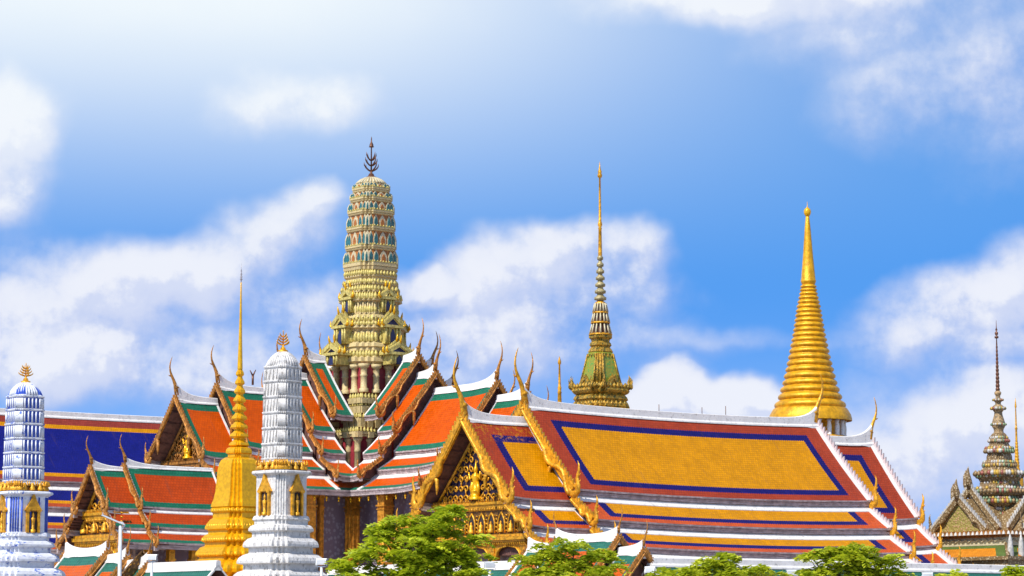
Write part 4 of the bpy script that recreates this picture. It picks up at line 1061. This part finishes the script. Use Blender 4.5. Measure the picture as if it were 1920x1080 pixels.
# ================================================================== CORNER PRANGS AND SMALL GOLD CHEDI (left)
def prang_tower(nm, x, Y, rz, label, body_m, base_m, scale=1.0, dy=0, ym=None):
    pl = redent(4, .085); T = Tower(x, Y, pl, rz); T.ym = ym; o_ = at(x, 1000, Y)
    root = thing(nm, (o_.x, o_.y), rz, label, 'prang')
    f = lambda L: [(T.z(y+dy), T.r(h*scale)) for y, h in L]
    mb = MB(); st = [690, 717, 746, 775.5, 804.5, 834, 862]
    L = [(657, 2), (660, 9), (664, 16), (670, 23), (678, 29), (686, 32.5)]
    for i, y in enumerate(st):
        h = 34.5+3.0*min(i, 5)/5
        L += [(y-2.5, h*.97), (y-2, h+1.6), (y, h+1.9), (y+2, h+.6), (y+2.6, h-1.2)]
        if i < 6: L += [(y+13, h-1.6), (y+23, h-.6)]
    L += [(866, 41), (871, 43.5), (873, 40)]
    mb.loft(f(L), pl)
    bw = body_m == 'bluetile'
    if bw:
        for i in range(7):
            za_, zb_ = T.z(st[i]+2.7), T.z((st[i+1] if i < 6 else 862)-2.6)
            recol(mb, lambda c, fi: zb_ < c < za_, 1)
        recol(mb, lambda c, fi: c > T.z(682), 1)
    hd = mb.build('ribbed_tower', ['bluewhite', 'blue'] if bw else body_m, root)
    rb = MB()
    for k in range(32):
        a = 2*pi*k/32
        rb.tube([(T.r(h*scale)*1.10*cos(a), T.r(h*scale)*1.10*sin(a), T.z(y+dy)) for y, h in ((688, 31.5), (679, 28.5), (671, 23), (665, 16.5), (660, 9))], [.13, .13, .12, .1, .05], 5)
    for i, y in enumerate(st[:-1]):
        h = 35.2+3.0*min(i, 5)/5
        for px_, py_, d in along(pl, T.r((h)*scale), .46 if bw else .46):
            z1, z0 = T.z(y+4+dy), T.z(st[i+1]-3+dy)
            rb.tube([(px_, py_, z0), (px_, py_, z1)], (.085 if bw else .06)*scale, 5)
    rb.build('ribs', 'bluetile' if bw else body_m, hd)
    mb = MB(); mb.loft(f([(883, 44), (884, 54), (886, 56), (889, 56), (891, 52), (894, 47), (967, 47), (969, 51)]), pl); bx = mb.build('niche_body', body_m, root)
    if body_m == 'bluetile':
        bs = MB()
        for px_, py_, d in along(pl, T.r(47.6), .5)[::2]:
            bs.tube([(px_, py_, T.z(966)), (px_, py_, T.z(896))], .09, 5)
        bs.build('blue_stripes', 'blue', bx)
    mb = MB()
    L = [(968, 50), (970, 52), (975, 54), (978, 50), (984, 50), (987, 57), (992, 61), (996, 61), (999, 54), (1008, 54), (1011, 62), (1017, 69), (1022, 71), (1026, 71), (1028, 60), (1038, 60), (1041, 70), (1047, 79), (1053, 82), (1057, 82), (1059, 70), (1070, 70), (1073, 80), (1079, 88), (1090, 90), (1092, 80), (1104, 80), (1108, 96), (1122, 98)]
    pb_ = redent(3, .115); kb = ext(pl, rz)/ext(pb_, rz)
    mb.loft([(z, r*kb) for z, r in f(L)], pb_); mb.loft([(0, T.r(112)), (T.z(1122)-.3, T.r(108)), (T.z(1122)-.01, T.r(100))], pl); mb.build('stepped_base', base_m, root)
    gf = MB()      # crouching gilded figures that carry the tower
    for px_, py_, d in along(pl, T.r(42), .82):
        n_ = Vector((px_, py_)).normalized(); z0 = T.z(882+dy)
        gf.loft([(z0, .30), (z0+.25, .33), (z0+.42, .2), (z0+.62, .22), (z0+.78, .1)], circle(6), 0, True, c=(px_+n_.x*.1, py_+n_.y*.1))
        for sg in (1, -1):
            gf.tube([(px_+d.x*sg*.1, py_+d.y*sg*.1, z0+.4), (px_+d.x*sg*.38+n_.x*.15, py_+d.y*sg*.38+n_.y*.15, z0+.55), (px_+d.x*sg*.3+n_.x*.1, py_+d.y*sg*.3+n_.y*.1, z0+.95)], [.1, .09, .05], 5)
    gf.loft([(T.z(883), T.r(44)), (T.z(872), T.r(38))], pl, 1)
    gf.build('bearer_figures', ['gold', 'gold_dark'], root)
    for q in range(4):     # gilded niches on the four faces
        tfq = spin(q*pi/2); nb = MB(); rr = T.r(47)
        z0, z1 = T.z(968), T.z(925); za = T.z(893); ww = .62
        for sg in (1, -1):
            nb.box((rr+.12, sg*ww, (z0+z1)/2), (.34, .26, z1-z0), 0, tfq)
            nb.box((rr+.14, sg*ww, z1+.06), (.42, .40, .2), 0, tfq)
            nb.prism([(0, 0), (ww+.36, 0), (ww+.1, .35), (.30, 1.05), (0, za-z1+.2), (0, .5)], .3, 0, lambda p, sg=sg: tfq((rr+.3-p[1], sg*p[0], z1+.1+p[2])))
        nb.add([tfq(p) for p in ((rr+.16, -ww, z1), (rr+.16, ww, z1), (rr+.16, 0, za-.4))], [(0, 1, 2)], 1)
        nb.loft([(za-.6, .16), (za, .12), (za+.5, .02)], circle(5), 0, True, c=tfq((rr+.15, 0, 0))[:2])
        no = nb.build('niche_frame', ['gold', 'gold_dark'], root)
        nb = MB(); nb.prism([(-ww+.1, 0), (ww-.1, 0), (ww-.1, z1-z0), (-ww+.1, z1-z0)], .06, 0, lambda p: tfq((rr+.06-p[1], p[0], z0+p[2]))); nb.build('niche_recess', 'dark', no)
        nb = MB(); c_ = tfq((rr+.14, 0, 0))[:2]
        nb.loft([(z0, .28), (z0+.3, .3), (z0+.35, .16), (z0+1.1, .2), (z0+1.45, .26), (z0+1.55, .09), (z0+1.65, .14), (z0+1.85, .12), (z0+2.15, .02)], circle(8), 0, True, c=c_); nb.build('standing_figure', 'gold', no)
    trident(root, T.z(657+dy), T.z(619+dy)-T.z(657+dy), .6, 'gold', 'leafy_finial', False, 4)
    return root
prang_tower('white_prang', 527, 262, R(48), 'weathered white ribbed prang with gilded niches and a leafy gold finial', 'prang_white', 'prang_white')
prang_tower('blue_prang', 41.5, 272, AL, 'blue and white tiled prang with gilded niches, at the far left edge', 'bluetile', 'bluewhite', ym=lambda y: 715+(y-657)*.916)

CY = 303; o_ = at(446, 1000, CY)
gch = thing('gold_chedi', (o_.x, o_.y), R(45), 'small shiny gold chedi with a needle spire, beside the white prang', 'chedi')
pl = redent(3, .14); T = Tower(446, CY, pl, R(45))
mb = MB(); mb.loft(T.prof([(952, 47), (955, 50), (960, 50), (963, 46), (972, 46), (975, 51), (983, 57), (989, 60), (993, 60), (996, 54), (1001, 54), (1004, 60), (1010, 66), (1015, 67), (1018, 60), (1024, 60), (1027, 68), (1036, 76), (1042, 77), (1045, 70), (1050, 71), (1054, 82), (1062, 94), (1068, 97), (1074, 97), (1080, 90), (1100, 104)]), pl)
mb.loft([(0, T.r(120)), (T.z(1100)-.01, T.r(112))], pl)
for y, hw in ((957, 50), (986, 59), (1012, 67), (1039, 77)): buds(mb, pl, T.r(hw)*.97, T.z(y+5), .5, .42, .16)
mb.build('stepped_base', 'gold_bright', gch)
mb = MB(); mb.loft(T.prof([(857, 20), (859, 26), (863, 32), (870, 36), (882, 38.5), (900, 40), (922, 42), (936, 45), (946, 49), (951, 50), (953, 46)]), pl)
mb.build('bell', 'gold_bright', gch)
mb = MB(); mb.loft(T.prof([(839, 18), (841, 22), (846, 24), (850, 24), (852, 20), (857, 20), (858, 25)]), pl)
L = []
for i in range(9):
    y1 = 839-i*16.6; r = 17.5-1.30*i
    L += [(y1, r*.62), (y1-2, r*.9), (y1-4, r*1.08), (y1-8, r*.98), (y1-12, r*.68), (y1-15, r*.55)]
mb.loft(T.prof(L), redent(2, .2)); mb.build('lotus_rings', 'gold_bright', gch)
mb = MB(); mb.loft(T.prof([(692, 5.6), (680, 5.2), (640, 3.8), (580, 2.4), (530, 1.3), (529, .6)]), circle(10), 0, True); mb.build('spire', 'gold_bright', gch)
mb = MB(); mb.loft(T.prof([(531, .8), (526, 1.2), (524, 3.0), (522, 1.6), (519, 2.6), (517, 1.4), (514, 2.2), (512, 1.1), (509, 1.6), (504, .5), (493, .1)]), circle(10), 0, True); mb.build('crown_finial', 'bronze_pale', gch)

# ================================================================== GALLERIES AND GATEHOUSES
QF = at(1207, 1020, 295)
gk = dict(ch=2.5, hk=.5, teeth=.36, edge='bronzegold', back='bronzegold', flash=.3, bd=(.16, .34), capw=.28, verge=.32, thick=.2, rec=1.0)
def gatehouse(px, py, D, z0, label, parts):
    o_ = at(px, py, D); r_ = thing('gatehouse', (o_.x, o_.y), AL, label, 'gatehouse', 'gatehouses of the cloister')
    for (a, b, z, gab) in parts:
        section(r_, -pi/2, a, b, [(0, z, 5.2, z-5.6)], ['gal'], gab, .15, (.4, .75), inner_band=(1, 1), **gk)
    L0 = parts[0][0]; L1 = parts[-1][1]
    wb = MB(); wb.box(((L0+L1)/2, 0, (z0-5.4)/2), (L1-L0-2, 7.6, z0-5.4), 0, spin(-pi/2)); wb.build('wall', 'white', r_)
    s_ = L1-1.4; tf = spin(-pi/2)
    pb = MB(); pb.add([tf(p) for p in ((s_, -3.6, z0-4.6), (s_, 3.6, z0-4.6), (s_, 0, z0-1.1))], [(0, 1, 2)]); pb.tube([tf((s_+.1, -3.6, z0-4.6)), tf((s_+.1, 0, z0-1))], .16, 4); pb.tube([tf((s_+.1, 3.6, z0-4.6)), tf((s_+.1, 0, z0-1))], .16, 4)
    pb.build('pediment', 'pedi_dark', r_)
    return r_
gatehouse(1207, 1020, 295, 10.4, 'gatehouse with teal and orange tiled roofs in front of the yellow-roofed hall', ((-20.5, -15.2, 10.9, (1, 0)), (-15.3, -4.3, 11.75, (1, 1)), (-4.2, 0, 10.15, (0, 1))))
GLF = at(202, 1033, 297)
gatehouse(202, 1033, 297, 11.0, 'gatehouse roof with teal and orange tiles low at the left, below the small pavilion', ((-9.5, 0, 10.1, (1, 1)), (.1, 4.4, 9.3, (0, 1)), (4.5, 9.0, 8.6, (0, 1))))
def gallery(px, py, D, ang, a, b, zr, label):
    o_ = at(px, py, D); r_ = thing('gallery', (o_.x, o_.y), AL, label, 'gallery', 'cloister galleries')
    section(r_, ang, a, b, [(0, zr, 4.8, zr-4.6)], ['gal'], (0, 0), 0, (.5, 0), **{**gk, 'capw': .32})
    wb = MB(); wb.box(((a+b)/2, 0, (zr-4.4)/2), (b-a, 7.4, zr-4.4), 0, spin(ang)); wb.build('wall', 'white', r_)
gallery(1207, 1020, 295, -pi/2, -62, -20.6, 9.0, 'teal-edged gallery roof with white ridge beneath the golden gable')
gallery(1207, 1020, 295, 0, .8, 75, 8.9, 'long gallery roof with white ridge along the foot of the yellow-roofed hall')
gallery(202, 1033, 297, -pi/2, 3.0, 23.5, 8.15, 'gallery roof with white ridge in front of the small gold chedi')

# ================================================================== LAMPS
def floodlight(px, py, D, label):
    p = at(px, py, D); r_ = thing('floodlight', (p.x, p.y), R(random.uniform(-25, 25)), label, 'floodlight', 'floodlights on white posts')
    mb = MB(); mb.tube([(0, 0, 0), (0, 0, p.z-.55)], .14, 8); mb.box((0, 0, p.z-.5), (.75, .2, .12)); mb.build('post', 'steel', r_)
    mb = MB(); tl = lambda q: (q[0], q[1]*.94+(q[2]-p.z)*.35, q[2])
    mb.box((0, 0, p.z-.08), (.95, .42, .5), 0, tl); mb.box((0, .12, p.z+.2), (1.05, .5, .08), 0, tl)
    for sg in (1, -1): mb.box((sg*.52, 0, p.z-.25), (.05, .12, .5))
    ho = mb.build('lamp_housing', 'steel', r_)
    mb = MB(); mb.box((0, -.235, p.z-.08), (.82, .03, .38), 0, tl); mb.build('lens', 'lens', ho)
for a_ in ((285, 1044, 268, 'white floodlight post in front of the small gold chedi'), (603, 1052, 250, 'floodlight post at the foot of the white prang'),
           (918, 1058, 250, 'floodlight post below the golden gable, right of the big tree'), (1219, 1067, 255, 'floodlight at the right foot of the middle gatehouse'),
           (1485, 1073, 250, 'floodlight head left of the rightmost big tree'), (1739, 1078, 250, 'floodlight head nearest the right edge')): floodlight(*a_)
p = at(226, 985, 262); sl = thing('street_lamp', (p.x, p.y), R(12), 'pale street lamp with a slanted panel head, at lower left', 'street lamp')
mb = MB(); mb.tube([(0, 0, 0), (0, 0, 3), (0, 0, p.z)], [.26, .22, .17], 10); mb.loft([(0, .5), (.4, .5), (.45, .3)], circle(10)); mb.build('pole', 'steel', sl)
mb = MB(); mb.tube([(.1, 0, p.z-.5), (.4, 0, p.z+.05), (.2, 0, p.z+.25), (-.4, 0, p.z+.35)], [.1, .1, .09, .07], 7); mb.build('arm', 'steel', sl)
mb = MB(); tl = lambda q: (q[0], q[1], p.z+.3+(q[2]) - .42*(q[0]+.3)); mb.box((-.75, 0, .05), (2.3, .62, .14), 0, tl, taper=.9); hd = mb.build('lamp_head', 'steel', sl)
mb = MB(); mb.box((-1.0, -.02, .14), (1.5, .50, .03), 0, tl); mb.build('panel', 'blueglass', hd)

# ================================================================== TREES
def leafmat(name, c1, c2):
    m, g, b = newmat(name)
    oi = g.n('ShaderNodeNewGeometry').outputs['Random Per Island']
    t = g.n('ShaderNodeTexCoord').outputs['Object']
    c = g.mix(g.m('MULTIPLY_ADD', g.noise(t, .9, 3), .9, g.m('MULTIPLY_ADD', oi, .7, -.15)), c1, c2)
    g.lk(c, b.inputs['Base Color']); b.inputs['Roughness'].default_value = .5
    tr_ = g.n('ShaderNodeBsdfTranslucent'); g.lk(g.mix(.5, c, (.35, .42, .02)), tr_.inputs[0])
    ms = g.n('ShaderNodeMixShader'); ms.inputs[0].default_value = .48
    g.lk(b.outputs[0], ms.inputs[1]); g.lk(tr_.outputs[0], ms.inputs[2])
    g.lk(ms.outputs[0], g.nt.nodes['Material Output'].inputs[0])
    return m
M['leaf'] = leafmat('fresh_green_leaves', (.13, .30, .015), (.80, .82, .04))
M['leaf2'] = leafmat('yellow_green_leaves', (.24, .40, .02), (.80, .80, .05))
def tree(px, py, D, lobes, label, seed, lm='leaf', nspr=150, leaf=.52):
    """lobes: (dx, dz, r) in metres from the point of the crown seen at (px, py); the crown is round in depth"""
    rnd = random.Random(seed); p = at(px, py, D)
    r_ = thing('tree', (p.x, p.y), 0, label, 'tree', 'trees in front of the cloister')
    zc = p.z; tk = MB(); base = Vector((0, 0, 0)); zf = max(2.5, zc-7)
    tk.tube([(0, 0, 0), (.1, .1, zf*.5), (-.1, 0, zf), (.1, .1, zc-3.5)], [.42, .34, .28, .16], 8)
    cr = MB(); sprays = []
    for (dx, dz, rr) in lobes:
        for q in range(max(3, int(.60*nspr*rr*rr/ sum(l[2]**2 for l in lobes)))):
            th = rnd.uniform(0, 2*pi); u = rnd.uniform(-.55, 1); k = rnd.random()**.33*rnd.choice((.8, 1, 1, 1.25, 1.5))
            c = Vector((dx+rr*k*sqrt(max(0, 1-u*u))*cos(th), rr*1.1*k*sqrt(max(0, 1-u*u))*sin(th), zc+dz+rr*.85*k*u))
            sprays.append((c, th))
    for i, (dx, dz, rr) in enumerate(lobes):
        e = Vector((dx, rnd.uniform(-.5, .5), zc+dz+rr*.25)); b0 = Vector((0, 0, max(zf*.9, zc+dz-3.5)))
        mid = b0.lerp(e, .5)+Vector((0, 0, -.5)); tk.tube([b0, mid, e], [.17, .11, .04], 6)
        for q in range(5):
            s_ = rnd.choice(sprays)[0]
            if (s_-e).length < rr*1.6: tk.tube([mid.lerp(e, rnd.random()), (mid+s_)/2+Vector((0, 0, .2)), s_], [.07, .05, .02], 5)
    for c, th in sprays:
        # a spray: a few drooping pinnate fronds of leaflets
        for f in range(rnd.randint(5, 8)):
            a = rnd.uniform(0, 2*pi); L = rnd.uniform(.6, 1.45); d = Vector((cos(a), sin(a), rnd.uniform(.0, .55))); o = c+Vector((rnd.gauss(0, .16), rnd.gauss(0, .16), rnd.gauss(0, .12)))
            side = Vector((-sin(a), cos(a), 0)); nl = 6
            for j in range(nl):
                t = (j+.7)/nl; q = o+d*L*t+Vector((0, 0, -.62*L*t*t))
                for sg in (1, -1):
                    l = leaf*rnd.uniform(.8, 1.25); w_ = l*.34
                    dr = (side*sg*.85+d*.5+Vector((0, 0, rnd.uniform(-.65, .1)))).normalized()
                    n_ = dr.cross(d).normalized(); wv = dr.cross(n_)*w_
                    up_ = n_*l*.12
                    cr.add([q, q+dr*l*.5+wv+up_, q+dr*l, q+dr*l*.5-wv+up_], [(0, 1, 2, 3)])
    tk.build('trunk', 'trunk', r_); cr.build('crown', lm, r_)
tree(775, 1040, 235, ((0, 0, 2.6), (1.9, 2.3, 1.9), (3.2, 3.6, 1.0), (-1.0, 1.9, 1.7), (-3.1, 1.9, 1.2), (-4.3, -.4, 1.7), (-6.3, -1.3, 1.3), (2.9, .2, 2.2), (5.3, 1.2, .8), (4.6, -1.1, 1.6), (0, -3, 3.2), (-3.4, -3.2, 2.6), (3.6, -3.4, 2.6)), 'large leafy green tree left of the middle gatehouse', 4, 'leaf', 380)
tree(1065, 1060, 232, ((0, 0, 1.8), (-1.7, 1.0, 1.0), (.6, 1.6, .9), (-3.2, .3, .9), (2.4, .9, 1.0), (2.9, -.8, 1.4), (-2.2, -1.2, 1.5), (0, -3, 2.6)), 'small bright green tree in front of the middle gatehouse', 8, 'leaf2', 150)
tree(1345, 1085, 232, ((0, .4, 1.5), (.7, 1.9, .5), (-1.9, .9, .8), (-3.6, .1, 1.1), (-5.0, -.2, .8), (2.5, .2, 1.1), (4.2, .4, .9), (0, -2.6, 2.6)), 'low spreading tree whose crown tip touches the long gallery roof', 15, 'leaf2', 150)
tree(1592, 1062, 235, ((0, 0, 2.0), (-1.6, 1.1, 1.1), (1.0, 1.1, 1.1), (-3.2, .6, .9), (3.0, .3, 1.2), (3.9, -.5, .9), (-2.8, -.9, 1.3), (1.8, -1.2, 1.7), (0, -3, 2.6)), 'round bright green tree before the right end of the long gallery', 23, 'leaf2', 190)
tree(1768, 1092, 232, ((0, 0, 1.1), (-1.2, .1, .7), (.9, .1, .7), (0, -2, 1.8)), 'treetop just peeking over the lower edge near the right', 31, 'leaf2', 60)
tree(1918, 1082, 232, ((0, 0, 1.2), (-.7, .5, .6), (0, -2, 1.8)), 'treetop cut off by the right edge', 37, 'leaf', 50)
